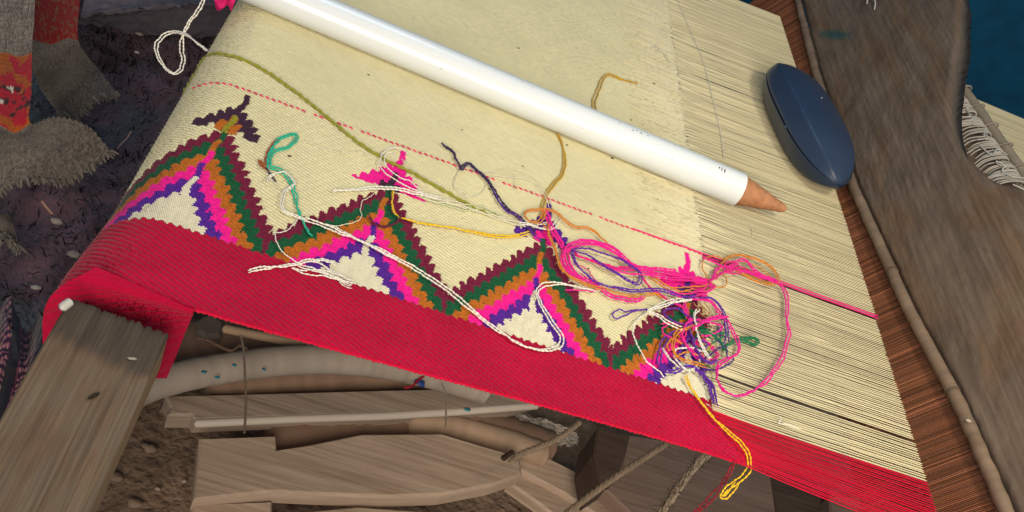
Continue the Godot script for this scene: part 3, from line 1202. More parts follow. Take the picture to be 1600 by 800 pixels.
# ---------------------------------------------------------------- textiles on the left
func build_left_textiles():
	# dark fleecy rug over the weaver's bench
	var nx := 130
	var nz := 170
	var pos := PackedVector3Array()
	var col := PackedColorArray()
	for j in nz:
		for i in nx:
			var x := lerpf(-1.0, -0.232, float(i) / (nx - 1))
			var z := lerpf(-1.05, 0.45, float(j) / (nz - 1))
			var y := 0.31 + 0.028 * noise.get_noise_2d(x * 4.5, z * 4.5) + 0.012 * noise.get_noise_2d(x * 17.0, z * 17.0) + 0.006 * noise.get_noise_2d(x * 60.0, z * 60.0)
			y -= 0.10 * smoothstep(-0.42, -0.232, x) * smoothstep(-0.2, 0.3, z)
			pos.append(Vector3(x, y, z))
			var t := 0.85 + 0.6 * noise.get_noise_2d(x * 22.0 + 3.0, z * 22.0) + 0.35 * noise.get_noise_2d(x * 110.0, z * 110.0)
			var c := Color(0.080, 0.056, 0.078).lerp(Color(0.052, 0.068, 0.084), smoothstep(0.1, 0.5, noise.get_noise_2d(x * 5.0 + 20.0, z * 5.0)))
			c = c.lerp(Color(0.125, 0.070, 0.084), smoothstep(0.1, 0.5, noise.get_noise_2d(x * 7.0 + 50.0, z * 7.0)))
			col.append(c * maxf(t, 0.25))
	var rug = thing("fleecy_rug", "dark purple-black fleecy rug spread left of the cloth roll", "rug")
	var rm = vmat(1.0, 0.2)
	rm.heightmap_enabled = true
	rm.heightmap_texture = noise_tex(91, 0.05, [], 6)
	rm.uv1_triplanar = true
	rm.uv1_scale = Vector3(6, 6, 6)
	rm.heightmap_scale = 0.6
	part("pile", grid_mesh(nx, nz, pos, col), rm, rug)
	var fb := Bag.new()
	for k in 26000:
		var i := rng.randi_range(1, nx - 2)
		var j := rng.randi_range(1, nz - 2)
		var p := pos[j * nx + i] + Vector3(rng.randf_range(-0.004, 0.004), 0.0005, rng.randf_range(-0.005, 0.005))
		hair(fb, p, Vector3.UP, rng.randf_range(0.004, 0.011), 0.00035, col[j * nx + i] * rng.randf_range(1.0, 2.2))
	var fz = part("fuzz", bag_mesh(fb), rm, rug)
	fz.set_meta("kind", "stuff")
	# lint, straw and chaff lying on it
	var specks := vecs([-0.3211,0.335,-0.3387, -0.3136,0.335,-0.3093, -0.2706,0.335,-0.0479, -0.2805,0.335,-0.0076, -0.2394,0.335,-0.1189, -0.2929,0.335,-0.0744])
	var what := ["pale lint fleck on the dark rug behind the yarn loop", "tiny white fleck on the rug below the yarn loop", "bead-like seed husk on the rug left of the red roll", "small pale crumb on the rug near the patterned blue cloth", "pale chaff fleck below the frayed shawl corner", "light woolly scrap on the rug under the grey shawl hem"]
	for k in specks.size():
		solo("lint", crumb(specks[k], [0.0024, 0.0015, 0.0032, 0.0022, 0.0014, 0.003][k], Color(0.30, 0.26, 0.235) * (0.6 + 0.5 * rng.randf())), vmat(0.9), what[k], "lint", "lint scattered on the rug")
	var straw := vecs([-0.3071,0.34,-0.0836, -0.3022,0.34,-0.0793, -0.2964,0.34,-0.0749])
	solo("straw", simple_tube(straw, 0.0011, Color(0.34, 0.20, 0.15), 5), vmat(0.8), "short stiff straw on the rug below the grey shawl", "straw")
	var st2 := smooth_path(vecs([-0.2796,0.35,-0.1555, -0.2785,0.35,-0.1652, -0.2773,0.35,-0.1733, -0.2775,0.35,-0.1815]), 0.004)
	solo("wisp", simple_tube(st2, 0.0006, Color(0.30, 0.18, 0.17), 5), vmat(0.9), "thin curved reddish wisp on the rug beside the roll", "fibre")

	# grey shawl, near panel with its broad red band
	var tweed := func(u, v, band0, band1):
		var s: float = noise.get_noise_2d(u * 160.0, v * 14.0) * 0.5 + noise.get_noise_2d(u * 22.0, v * 240.0) * 0.55
		var g: float = maxf(0.03, 0.15 * (1.0 + 1.0 * s + rng.randf_range(-0.45, 0.45)))
		var c := Color(g * 0.92, g * 0.80, g * 0.72)
		if v > band0 and v < band1:
			var t: float = (v - band0) / (band1 - band0)
			var r := Color(0.33, 0.012, 0.028)
			var o := Color(0.30, 0.075, 0.014)
			var patch: float = noise.get_noise_2d(u * 3.5 + 4.0, t * 4.5) + 0.22 * cos(t * TAU * 1.0) + 0.12 * noise.get_noise_2d(u * 60.0, t * 30.0)
			c = o if patch > 0.12 else r
			if t > 0.36 and t < 0.74 and noise.get_noise_2d(u * 5.0 + 60.0, t * 9.0) > 0.2:
				c = Color(0.03, 0.018, 0.02)
			if (absf(u - 0.70) < 0.05 and absf(t - 0.42) < 0.022 + 0.2 * (u - 0.70)) or (absf(u - 0.58) < 0.05 and absf(t - 0.62) < 0.025):
				c = Color(0.55, 0.5, 0.45)
			c = c * (0.8 + 0.7 * absf(s))
		return c
	var front := vecs([-0.3907,0.48,-0.1301, -0.3524,0.48,-0.1541, -0.372,0.47,-0.0897, -0.3376,0.47,-0.1174, -0.3603,0.46,-0.0648, -0.3276,0.46,-0.0908, -0.3466,0.455,-0.0351, -0.3135,0.455,-0.0562, -0.3374,0.445,-0.0156, -0.3048,0.445,-0.035, -0.338,0.43,-0.0101, -0.3001,0.43,-0.065, -0.347,0.4,-0.0239, -0.2896,0.4,-0.1027, -0.3535,0.37,-0.0317, -0.2748,0.37,-0.1192])
	shawl("shawl_end", "grey tweed shawl end with a broad red and orange band, leftmost", front, 0.30, 0.575, tweed, 0.006, 4.0, 0.012)
	var rear := vecs([-0.3799,0.44,-0.2123, -0.3487,0.44,-0.2401, -0.3638,0.43,-0.1808, -0.3358,0.43,-0.2036, -0.3523,0.42,-0.1558, -0.3265,0.42,-0.1794, -0.3458,0.4,-0.1485, -0.3208,0.4,-0.1909, -0.3411,0.37,-0.1618, -0.3182,0.37,-0.2212, -0.3312,0.35,-0.1686, -0.3063,0.35,-0.2304])
	shawl("shawl_end", "grey tweed shawl end with a faded red top behind the leftmost one", rear, 0.0, 0.46, func(u, v, a, b):
		var c: Color = tweed.call(u, v, 2.0, 3.0)
		if v < 0.42:
			var s: float = 0.75 + 0.5 * noise.get_noise_2d(u * 30.0, v * 90.0)
			c = Color(0.30, 0.022, 0.022) * s
			if noise.get_noise_2d(u * 9.0, v * 22.0) > 0.22:
				c = Color(0.26, 0.10, 0.05) * s
		return c * 0.85, 0.005, 3.0, 0.006)
	var tuft := vecs([-0.3361,0.35,-0.0407, -0.3181,0.35,-0.0504, -0.3323,0.35,-0.0321, -0.3104,0.35,-0.0423, -0.3302,0.34,-0.0239, -0.3053,0.34,-0.0402])
	shawl("shawl_corner", "small frayed grey corner of shawl low on the left edge", tuft, 2.0, 3.0, tweed, 0.006, 3.0)
	# grey garment at the top
	var gar := vecs([-0.4053,0.35,-0.4041, -0.2598,0.35,-0.5714, -0.3749,0.36,-0.3415, -0.2523,0.36,-0.4758, -0.3655,0.365,-0.3116, -0.2454,0.365,-0.3945, -0.3641,0.35,-0.3064, -0.2488,0.35,-0.4007, -0.3703,0.33,-0.3231, -0.2532,0.33,-0.4092])
	var gm := loft(gar, 60, 40, func(u, v): return Vector3(0, 0.010 * sin(v * 9.0 + u * 3.0) + 0.006 * noise.get_noise_2d(u * 5.0, v * 9.0), 0), func(u, v): return Color(0.105, 0.094, 0.112) * (1.0 + 0.3 * noise.get_noise_2d(u * 12.0, v * 12.0)))
	solo("grey_garment", gm, vmat(0.85), "folded smooth grey garment at the top behind the rug", "garment")
	var pk := vecs([-0.2377,0.504,-0.1684, -0.2234,0.504,-0.1804, -0.2344,0.502,-0.1568, -0.2217,0.502,-0.1652, -0.2334,0.496,-0.162, -0.2227,0.496,-0.1667])
	solo("pink_scrap", loft(pk, 14, 14, func(u, v): return Vector3(0, 0.003 * sin(u * 7.0 + v * 3.0), 0), func(u, v): return Color(0.62, 0.02, 0.16) * (1.0 + 0.4 * noise.get_noise_2d(u * 9.0, v * 9.0))), vmat(0.9), "scrap of bright pink wool beside the rod's upper end", "wool scrap")
	# patterned dark blue cloth, lower left
	var nav := vecs([-0.2833,0.43,0.1025, -0.2441,0.43,0.0999, -0.2693,0.445,0.1351, -0.2329,0.445,0.1263, -0.2623,0.44,0.1501, -0.2284,0.44,0.1429, -0.2566,0.425,0.1611, -0.2297,0.425,0.1507, -0.2519,0.4,0.1692, -0.2341,0.4,0.1586])
	var nm := loft(nav, 90, 90, func(u, v): return Vector3(0, 0.011 * sin(u * 13.0 + v * 2.0) + 0.005 * noise.get_noise_2d(u * 6.0, v * 6.0), 0), func(u, v):
		var c := Color(0.012, 0.014, 0.030)
		var band := fmod(u * 3.2 + v * 0.25, 1.0)
		if band > 0.45:
			var a := sin(v * 120.0 + u * 30.0)
			c = Color(0.16, 0.05, 0.10) if a > 0.2 else Color(0.02, 0.012, 0.03)
			if a > 0.2 and sin(u * 160.0) > 0.4:
				c = Color(0.24, 0.17, 0.12)
		elif band > 0.40:
			c = Color(0.19, 0.05, 0.10)
		return c * (1.0 + 0.3 * noise.get_noise_2d(u * 70.0, v * 70.0)))
	solo("patterned_cloth", nm, vmat(0.95, 0.2), "dark navy cloth with pink and tan woven checks at the left edge", "cloth")

func shawl(called, label, rows, b0, b1, colour: Callable, fold: float, waves: float, sag := 0.0):
	var o = thing(called, label, "shawl", Vector3.ZERO, "shawl ends hanging on the left")
	var m = vmat(1.0, 0.25)
	m.heightmap_enabled = true
	m.heightmap_texture = noise_tex(93, 0.09, [], 4, 256)
	m.uv1_triplanar = true
	m.uv1_scale = Vector3(14, 14, 14)
	m.heightmap_scale = 0.10
	var nu := 120
	var nv := 150
	var me := loft(rows, nu, nv, func(u, v): return Vector3(0, fold * v * sin(u * waves * TAU * 0.5 + v * 1.5) + 0.0009 * sin(u * 190.0) * sin(v * 260.0), sag * 4.0 * u * (1.0 - u) * v * v), func(u, v): return colour.call(u, v, b0, b1))
	part("weave", me, m, o)
	var arr = me.surface_get_arrays(0)
	var p: PackedVector3Array = arr[Mesh.ARRAY_VERTEX]
	var fb := Bag.new()
	for i in nu:
		var a := p[(nv - 1) * nu + i]
		var d := (a - p[(nv - 6) * nu + i]).normalized()
		for k in 2:
			var len_ := rng.randf_range(0.0025, 0.0055)
			var off := Vector3(rng.randf_range(-1, 1), rng.randf_range(-0.6, 0.2), rng.randf_range(-1, 1)) * 0.003
			var t := rng.randf_range(0.5, 1.2)
			var c := Color(0.15, 0.135, 0.12) * t
			tube(fb, PackedVector3Array([a, a + d * len_ * 0.5 + off * 0.4, a + d * len_ + off]), PackedFloat32Array([0.0013, 0.0012, 0.0006]), PackedColorArray([c, c, c]), 4)
	var fr = part("fringe", bag_mesh(fb), m, o)
	fr.set_meta("kind", "stuff")

# ---------------------------------------------------------------- under the loom
func board(called, label, category, outline, thick, m, group := ""):
	var o = thing(called, label, category, Vector3.ZERO, group)
	part("plank", slab(vecs(outline), thick, 0.0025), m, o)
	return o

func build_floor_items():
	var grey = timber(101, lin(0.26, 0.20, 0.155), lin(0.46, 0.375, 0.30), 2.2, 6.0, true, 0.8, 22, 60)
	var tan = timber(103, lin(0.34, 0.25, 0.18), lin(0.60, 0.465, 0.355), 2.0, 5.0, true, 0.75, 26, 60)
	var brown = timber(105, lin(0.185, 0.125, 0.095), lin(0.31, 0.225, 0.178), 2.2, 6.0, true, 0.6, 10, 40)
	var dark = timber(107, lin(0.065, 0.043, 0.033), lin(0.13, 0.09, 0.07), 2.5, 6.0, true, 0.6, 8, 20)
	# bent grey stick flecked with paint
	var sp := smooth_path(vecs([-0.2348,0.12,-0.0665, -0.2265,0.12,-0.0974, -0.2165,0.12,-0.1181, -0.2017,0.12,-0.135, -0.1782,0.12,-0.1551, -0.1476,0.12,-0.1768, -0.1092,0.12,-0.2004, -0.0678,0.12,-0.2204, -0.0168,0.12,-0.2371, 0.0377,0.12,-0.2459, 0.1091,0.12,-0.2489]), 0.006)
	var stick = thing("bent_stick", "grey bent stick with turquoise paint flecks under the red border", "stick")
	var sm = vmat(0.75)
	var stem = part("stem", simple_tube(sp, 0.0148, Color(0.38, 0.325, 0.27), 16, 0.05), sm, stick)
	for q in vecs([-0.168,0.134,-0.1503, -0.1447,0.134,-0.169, -0.117,0.134,-0.1746, -0.1556,0.134,-0.1489]):
		part("paint_fleck", crumb(q - Vector3(0, 0.0004, 0), 0.0016, Color(0.05, 0.27, 0.36), 0.4), sm, stem)
	# plank with a pale sawn edge
	var pl = board("edged_plank", "flat grey-brown plank with a pale sawn front edge", "plank", [-0.1948,0.1,-0.1387, -0.1055,0.1,-0.178, 0.005,0.1,-0.2262, 0.1369,0.1,-0.2825, 0.1904,0.1,-0.2902, 0.146,0.1,-0.256, 0.01,0.1,-0.1948, -0.1615,0.1,-0.1216, -0.1659,0.1,-0.1261, -0.1861,0.1,-0.1184, -0.1866,0.1,-0.1276], 0.020, grey)
	part("pale_edge", simple_tube(vecs([-0.1599,0.0965,-0.1203, -0.0803,0.0965,-0.1558, 0.0111,0.0965,-0.1946, 0.0906,0.0965,-0.2311, 0.1755,0.0965,-0.2721]), 0.0042, Color(0.62, 0.55, 0.47), 8, 0.1), vmat(0.8), pl)
	part("paint_fleck", crumb(Vector3(0.0957,0.102,-0.2313), 0.0024, Color(0.04, 0.30, 0.40), 0.5), vmat(0.7), pl)
	# foot treadle
	var tr = board("treadle", "broad shaped wooden foot treadle with tapering shoulders", "treadle", [-0.1521,0.1,-0.1037, -0.0866,0.1,-0.1308, -0.0823,0.1,-0.1154, -0.0566,0.1,-0.1308, -0.008,0.1,-0.1622, 0.0721,0.1,-0.1926, 0.1212,0.1,-0.1928, 0.1583,0.1,-0.1935, 0.1624,0.1,-0.17, 0.1317,0.1,-0.1467, 0.0806,0.1,-0.1179, 0.0254,0.1,-0.0972, -0.0336,0.1,-0.0805, -0.0755,0.1,-0.0693, -0.139,0.1,-0.0398], 0.018, tan)
	part("lower_board", slab(vecs([-0.1391,0.088,-0.0438, -0.0725,0.088,-0.0686, -0.0607,0.088,-0.0194, -0.128,0.088,0.0011]), 0.018, 0.003), tan, tr)
	part("peg", simple_tube(vecs([0.1397,0.102,-0.1812, 0.1449,0.102,-0.1881, 0.1496,0.102,-0.1939]), 0.0028, Color(0.06, 0.04, 0.03), 6), vmat(0.8), tr)
	board("front_plank", "strip of pale plank at the bottom edge below the treadle", "plank", [-0.0641,0.09,-0.056, 0.0049,0.09,-0.087, 0.0855,0.09,-0.106, 0.1075,0.09,-0.0837, -0.0602,0.09,-0.0249], 0.02, tan)
	# slanting laths
	board("slanting_lath", "pale slanting lath, upper of two, right of the treadle", "lath", [0.1593,0.07,-0.2354, 0.1835,0.07,-0.2344, 0.2602,0.07,-0.2164, 0.3208,0.07,-0.1855, 0.2805,0.07,-0.1645, 0.2209,0.07,-0.1878, 0.1702,0.07,-0.2008], 0.016, tan, "slanting laths right of the treadle")
	board("slanting_lath", "pale slanting lath, lower of two, right of the treadle", "lath", [0.1757,0.063,-0.2061, 0.224,0.063,-0.1919, 0.2854,0.063,-0.1673, 0.2393,0.063,-0.148, 0.1949,0.063,-0.1715, 0.1621,0.063,-0.1861], 0.016, tan, "slanting laths right of the treadle")
	# logs lying between the planks
	var lm = vmat(0.9)
	var logs := [
		["brown log between the bent stick and the edged plank", [-0.1579,0.075,-0.179, -0.0955,0.075,-0.2161, -0.0202,0.075,-0.2538, 0.0484,0.075,-0.2816, 0.0926,0.075,-0.2898], 0.019, Color(0.30, 0.20, 0.14)],
		["dark log half hidden between the edged plank and the treadle", [-0.0901,0.065,-0.1483, -0.0322,0.065,-0.1845, 0.0451,0.065,-0.222, 0.1306,0.065,-0.245, 0.2066,0.065,-0.2473], 0.020, Color(0.23, 0.15, 0.11)],
		["thick brown log directly under the near end of the red cloth", [-0.2101,0.06,-0.2163, -0.1738,0.06,-0.2454, -0.1202,0.06,-0.277, -0.0523,0.06,-0.2942, 0.0342,0.06,-0.3126], 0.034, Color(0.25, 0.165, 0.12)],
		["lighter split log angling under the pale edge of the plank", [0.0425,0.075,-0.2167, 0.099,0.075,-0.2254, 0.1578,0.075,-0.2275, 0.1954,0.075,-0.2251], 0.014, Color(0.42, 0.30, 0.215)]]
	for q in logs:
		var lp := smooth_path(vecs(q[1]), 0.008)
		solo("log", simple_tube(lp, q[2], q[3], 16, 0.25), lm, q[0], "log", "logs lying under the loom")
	solo("lath", simple_tube(vecs([-0.1663,0.115,-0.2262, -0.1223,0.115,-0.2326, -0.0573,0.115,-0.2421]), 0.0050, Color(0.45, 0.32, 0.22), 6, 0.15), lm, "thin tan lath just below the red border at left", "lath")
	solo("leather_pad", slab(vecs([-0.196,0.1,-0.2404, -0.1915,0.1,-0.2518, -0.1781,0.1,-0.256, -0.168,0.1,-0.2482, -0.1671,0.1,-0.2308, -0.1806,0.1,-0.2231, -0.1909,0.1,-0.2277]), 0.012, 0.004), flat_mat(lin(0.15, 0.125, 0.105), 0.8), "rounded dark grey pad beside the thin tan lath", "pad")
	# crumpled grey wrapper
	var rag := vecs([0.1224,0.065,-0.2715, 0.1622,0.065,-0.2868, 0.1557,0.075,-0.2622, 0.2031,0.075,-0.2753, 0.1932,0.07,-0.2606, 0.2353,0.07,-0.2724, 0.208,0.065,-0.2533, 0.2392,0.065,-0.2609])
	solo("grey_wrapper", loft(rag, 30, 30, func(u, v): return Vector3(0, 0.007 * noise.get_noise_2d(u * 5.0, v * 7.0) + 0.003 * noise.get_noise_2d(u * 16.0, v * 20.0), 0), func(u, v): return Color(0.36, 0.325, 0.29) * (1.0 + 0.3 * noise.get_noise_2d(u * 8.0, v * 8.0))), vmat(0.5), "crumpled dull grey wrapper on the floor right of the plank", "wrapper")
	var bits := vecs([0.1728,0.055,-0.2666, 0.1791,0.055,-0.2661, 0.19,0.055,-0.2664, 0.1964,0.055,-0.264])
	for k in 4:
		solo("wool_snippet", crumb(bits[k], 0.0055, [Color(0.16, 0.03, 0.15), Color(0.2, 0.05, 0.08), Color(0.30, 0.11, 0.05), Color(0.33, 0.28, 0.25)][k]), vmat(0.9), ["purple wool snippet on the floor below the grey wrapper", "dull red wool snippet on the floor below the grey wrapper", "rust wool snippet on the floor below the grey wrapper", "pale wool snippet on the floor below the grey wrapper"][k], "wool snippet", "wool snippets under the loom")
	# short dark post and the broad brown board beside it
	board("dark_post", "dark brown post foot below the red border, right of the wrapper", "post", [0.2292,0.14,-0.2268, 0.2667,0.14,-0.2301, 0.2611,0.14,-0.2005, 0.2516,0.14,-0.1756, 0.2312,0.14,-0.1541, 0.2245,0.14,-0.1908], 0.05, dark)
	board("broad_board", "broad flat brown board under the warp, below the yellow yarn", "board", [0.2862,0.1,-0.2699, 0.4002,0.1,-0.2909, 0.4699,0.1,-0.2761, 0.4676,0.1,-0.2063, 0.3023,0.1,-0.1506, 0.2679,0.1,-0.1747, 0.2562,0.1,-0.1839, 0.2734,0.1,-0.2117], 0.02, brown)
	board("black_beam", "nearly black beam beyond the broad brown board at the bottom edge", "beam", [0.4814,0.08,-0.3, 0.5693,0.08,-0.2976, 0.5546,0.08,-0.2292, 0.4849,0.08,-0.2075], 0.06, dark)
	board("end_board", "brown board end below the red warp at the bottom right", "board", [0.5474,0.1,-0.2728, 0.667,0.1,-0.307, 0.6441,0.1,-0.2271, 0.5338,0.1,-0.1935], 0.02, brown)
	# clods, chips
	var chips := vecs([-0.1748,0.006,-0.1037, -0.1542,0.006,-0.1199, -0.2277,0.006,-0.1719, -0.1979,0.006,-0.1458, -0.195,0.006,-0.1973, -0.216,0.006,-0.1041, -0.1903,0.006,-0.0821, 0.2174,0.006,-0.2129, 0.1976,0.006,-0.2195, -0.0818,0.006,-0.2923, 0.0042,0.006,-0.3418, -0.0209,0.006,-0.3201, 0.0324,0.006,-0.3388])
	for k in chips.size():
		var pale := k in [0, 1, 9, 10]
		solo("chip" if pale else "clod", crumb(chips[k] + (Vector3(0, 0.08, 0) if k > 8 else Vector3.ZERO), 0.0022 if pale else 0.005, Color(0.42, 0.37, 0.32) if pale else Color(0.31, 0.225, 0.165)), vmat(0.9), ["tiny pale chip on the dirt left of the treadle, lower one", "tiny pale chip on the dirt left of the treadle, near its edge", "clod of earth beside the rail near the bent stick", "clod of earth midway between rail and treadle", "clod of earth just under the plank's left end", "clod of earth close to the rail, lower left", "clod of earth at the bottom edge beside the rail", "clod of earth below the slanting laths", "clod of earth at the treadle's right tip", "white scrap on the brown log", "whitish scrap on the log near the red border", "brown clod on the log behind the plank", "brown clod on the log by the blue bead"][k], "chip" if pale else "clod", "crumbs on the floor")
	# cords
	cord("hemp_cord", "thin straw cord from the red border down to the treadle tip", [0.1944,0.17,-0.1971, 0.1805,0.17,-0.1786, 0.1638,0.17,-0.1603, 0.1475,0.17,-0.1465, 0.1328,0.17,-0.1342, 0.1244,0.17,-0.1221], 0.0032, Color(0.30, 0.225, 0.16), 0.0)
	cord("hemp_cord", "straw cord crossing the two slanting laths", [0.2744,0.2,-0.1754, 0.2449,0.2,-0.1442, 0.2184,0.2,-0.116, 0.1972,0.2,-0.092, 0.177,0.2,-0.0684, 0.1601,0.2,-0.0474], 0.0034, Color(0.30, 0.225, 0.16), 0.0)
	cord("hemp_cord", "thick frayed pale rope below the red border near the yellow yarn", [0.2711,0.28,-0.1035, 0.2581,0.28,-0.0875, 0.2452,0.28,-0.0678, 0.234,0.28,-0.0493, 0.2231,0.28,-0.0301, 0.2113,0.28,-0.0088], 0.0046, Color(0.42, 0.335, 0.25), 1.0)
	cord("thin_string", "pale thin string drooping across the edged plank", [0.0499,0.16,-0.2021, 0.0554,0.16,-0.1889, 0.0582,0.16,-0.17, 0.06,0.16,-0.1481], 0.0012, Color(0.33, 0.27, 0.21), 0.0)
	cord("thin_string", "faint upright string in front of the bent stick", [-0.1476,0.17,-0.1737, -0.1402,0.17,-0.1569, -0.1312,0.17,-0.127, -0.1235,0.17,-0.0995, -0.1166,0.17,-0.0687], 0.0013, Color(0.24, 0.185, 0.14), 0.0)
	cord("thin_string", "wavy thin string on the dark log beside the red roll end", [-0.1869,0.13,-0.1906, -0.1756,0.13,-0.192, -0.1623,0.13,-0.189, -0.1516,0.13,-0.1884, -0.1465,0.13,-0.1976, -0.1384,0.13,-0.1957], 0.0017, Color(0.16, 0.105, 0.075), 0.0)
	solo("blue_bead", crumb(Vector3(0.0364,0.125,-0.2265), 0.0042, Color(0.02, 0.06, 0.22)), flat_mat(lin(0.02, 0.06, 0.24), 0.3), "tiny blue bead on a red thread under the cloth edge", "bead")
	cord("red_thread", "short red thread tied round the tiny blue bead", [0.0204,0.128,-0.2105, 0.0267,0.128,-0.2147, 0.0312,0.128,-0.2219, 0.0345,0.128,-0.2285, 0.038,0.128,-0.2336], 0.0014, Color(0.40, 0.02, 0.04), 0.0)

func cord(called, label, pts, r, c, fray):
	var p := smooth_path(vecs(pts), 0.003)
	var b := Bag.new()
	var plies := 6 if fray > 0.0 else 3
	for ply in plies:
		var q := PackedVector3Array()
		var rad := PackedFloat32Array()
		var cols := PackedColorArray()
		for k in p.size():
			var t := (p[mini(k + 1, p.size() - 1)] - p[maxi(k - 1, 0)]).normalized()
			var s := t.cross(Vector3.UP).normalized()
			var a: float = k * 0.003 / r * (0.35 if fray > 0.0 else 0.9) + TAU * ply / plies + 0.8 * noise.get_noise_2d(k * 0.2, ply * 30.0) * fray
			q.append(p[k] + (s * cos(a) + s.cross(t) * sin(a)) * r * 0.5)
			rad.append(r * (0.56 if fray == 0.0 else 0.30 + 0.12 * noise.get_noise_1d(k * 0.9 + ply * 50.0)))
			cols.append(c * (1.0 + 0.3 * noise.get_noise_1d(k * 3.3 + ply * 20.0)))
		tube(b, q, rad, cols, 6)
	if fray > 0.0:
		for k in 220:
			var i := rng.randi_range(0, p.size() - 1)
			hair(b, p[i] + Vector3(rng.randf_range(-1, 1), 0.5, rng.randf_range(-1, 1)) * r * 0.8, Vector3(rng.randf_range(-1, 1), 0.6, rng.randf_range(-1, 1)).normalized(), rng.randf_range(0.005, 0.014), 0.00017, c * 1.3)
	var cat := "cord"
	if called == "thin_string":
		cat = "string"
	elif called == "red_thread":
		cat = "thread"
	solo(called, bag_mesh(b), vmat(0.95), label, cat)

# ---------------------------------------------------------------- loose yarns
# points in millimetres from the middle of the cloth: across the picture, up, towards the weaver
func yarn(called: String, label: String, c: Color, pts: Array, r := 0.55, strands := 1, spread := 0.8, loose := 0.0):
	var p := vecs(pts)
	for k in p.size():
		p[k] = p[k] * 0.001 + Vector3(0, H + 0.0009, 0)
	p = smooth_path(p, 0.0013)
	for k in p.size():
		p[k] += Vector3(noise.get_noise_2d(k * 0.21, label.length() * 7.0), 0.4 * noise.get_noise_2d(k * 0.17, 50.0 + label.length()), noise.get_noise_2d(k * 0.19, 90.0 + label.length() * 3.0)) * 0.0008
	r *= 0.00104
	spread *= 0.0016
	var b := Bag.new()
	var sd := rng.randf() * 300.0
	var n := p.size()
	for s in strands:
		var ph := TAU * s / strands
		for ply in 2:
			var q := PackedVector3Array()
			var rad := PackedFloat32Array()
			var cols := PackedColorArray()
			for k in n:
				var t := (p[mini(k + 1, n - 1)] - p[maxi(k - 1, 0)]).normalized()
				var side := t.cross(Vector3.UP).normalized()
				var up := side.cross(t)
				var a: float = k * 0.0013 / (r * 5.5) * TAU * 0.5 + PI * ply
				var o := (side * cos(a) + up * sin(a)) * r * 0.52
				if strands > 1:
					var w: float = sin(ph + k * 0.030 + 1.6 * noise.get_noise_2d(k * 0.035, sd))
					o += side * (w * spread + 0.35 * spread * noise.get_noise_2d(k * 0.06, sd + s * 31.0)) + up * cos(ph + k * 0.030) * r * 0.7
				o += side * 0.5 * loose * 0.001 * noise.get_noise_2d(k * 0.05, sd + s * 13.0 + 99.0)
				q.append(p[k] + o)
				var e := minf(1.0, 0.55 + 0.45 * minf(k, n - 1 - k) / 4.0)
				rad.append(r * 0.62 * e * (1.0 + 0.16 * noise.get_noise_2d(k * 0.3, sd + ply * 7.0)))
				cols.append(c * (1.0 + 0.16 * noise.get_noise_2d(k * 0.4, sd + ply * 40.0)))
			tube(b, q, rad, cols, 5)
	# stray fibres
	for k in int(n * 0.5):
		var i := rng.randi_range(0, n - 1)
		hair(b, p[i], Vector3(rng.randf_range(-1, 1), 0.5, rng.randf_range(-1, 1)).normalized(), rng.randf_range(0.001, 0.0026), 0.00005, c)
	solo(called, bag_mesh(b), vmat(0.9, 0.3), label, "yarn", "loose yarns on the cloth")

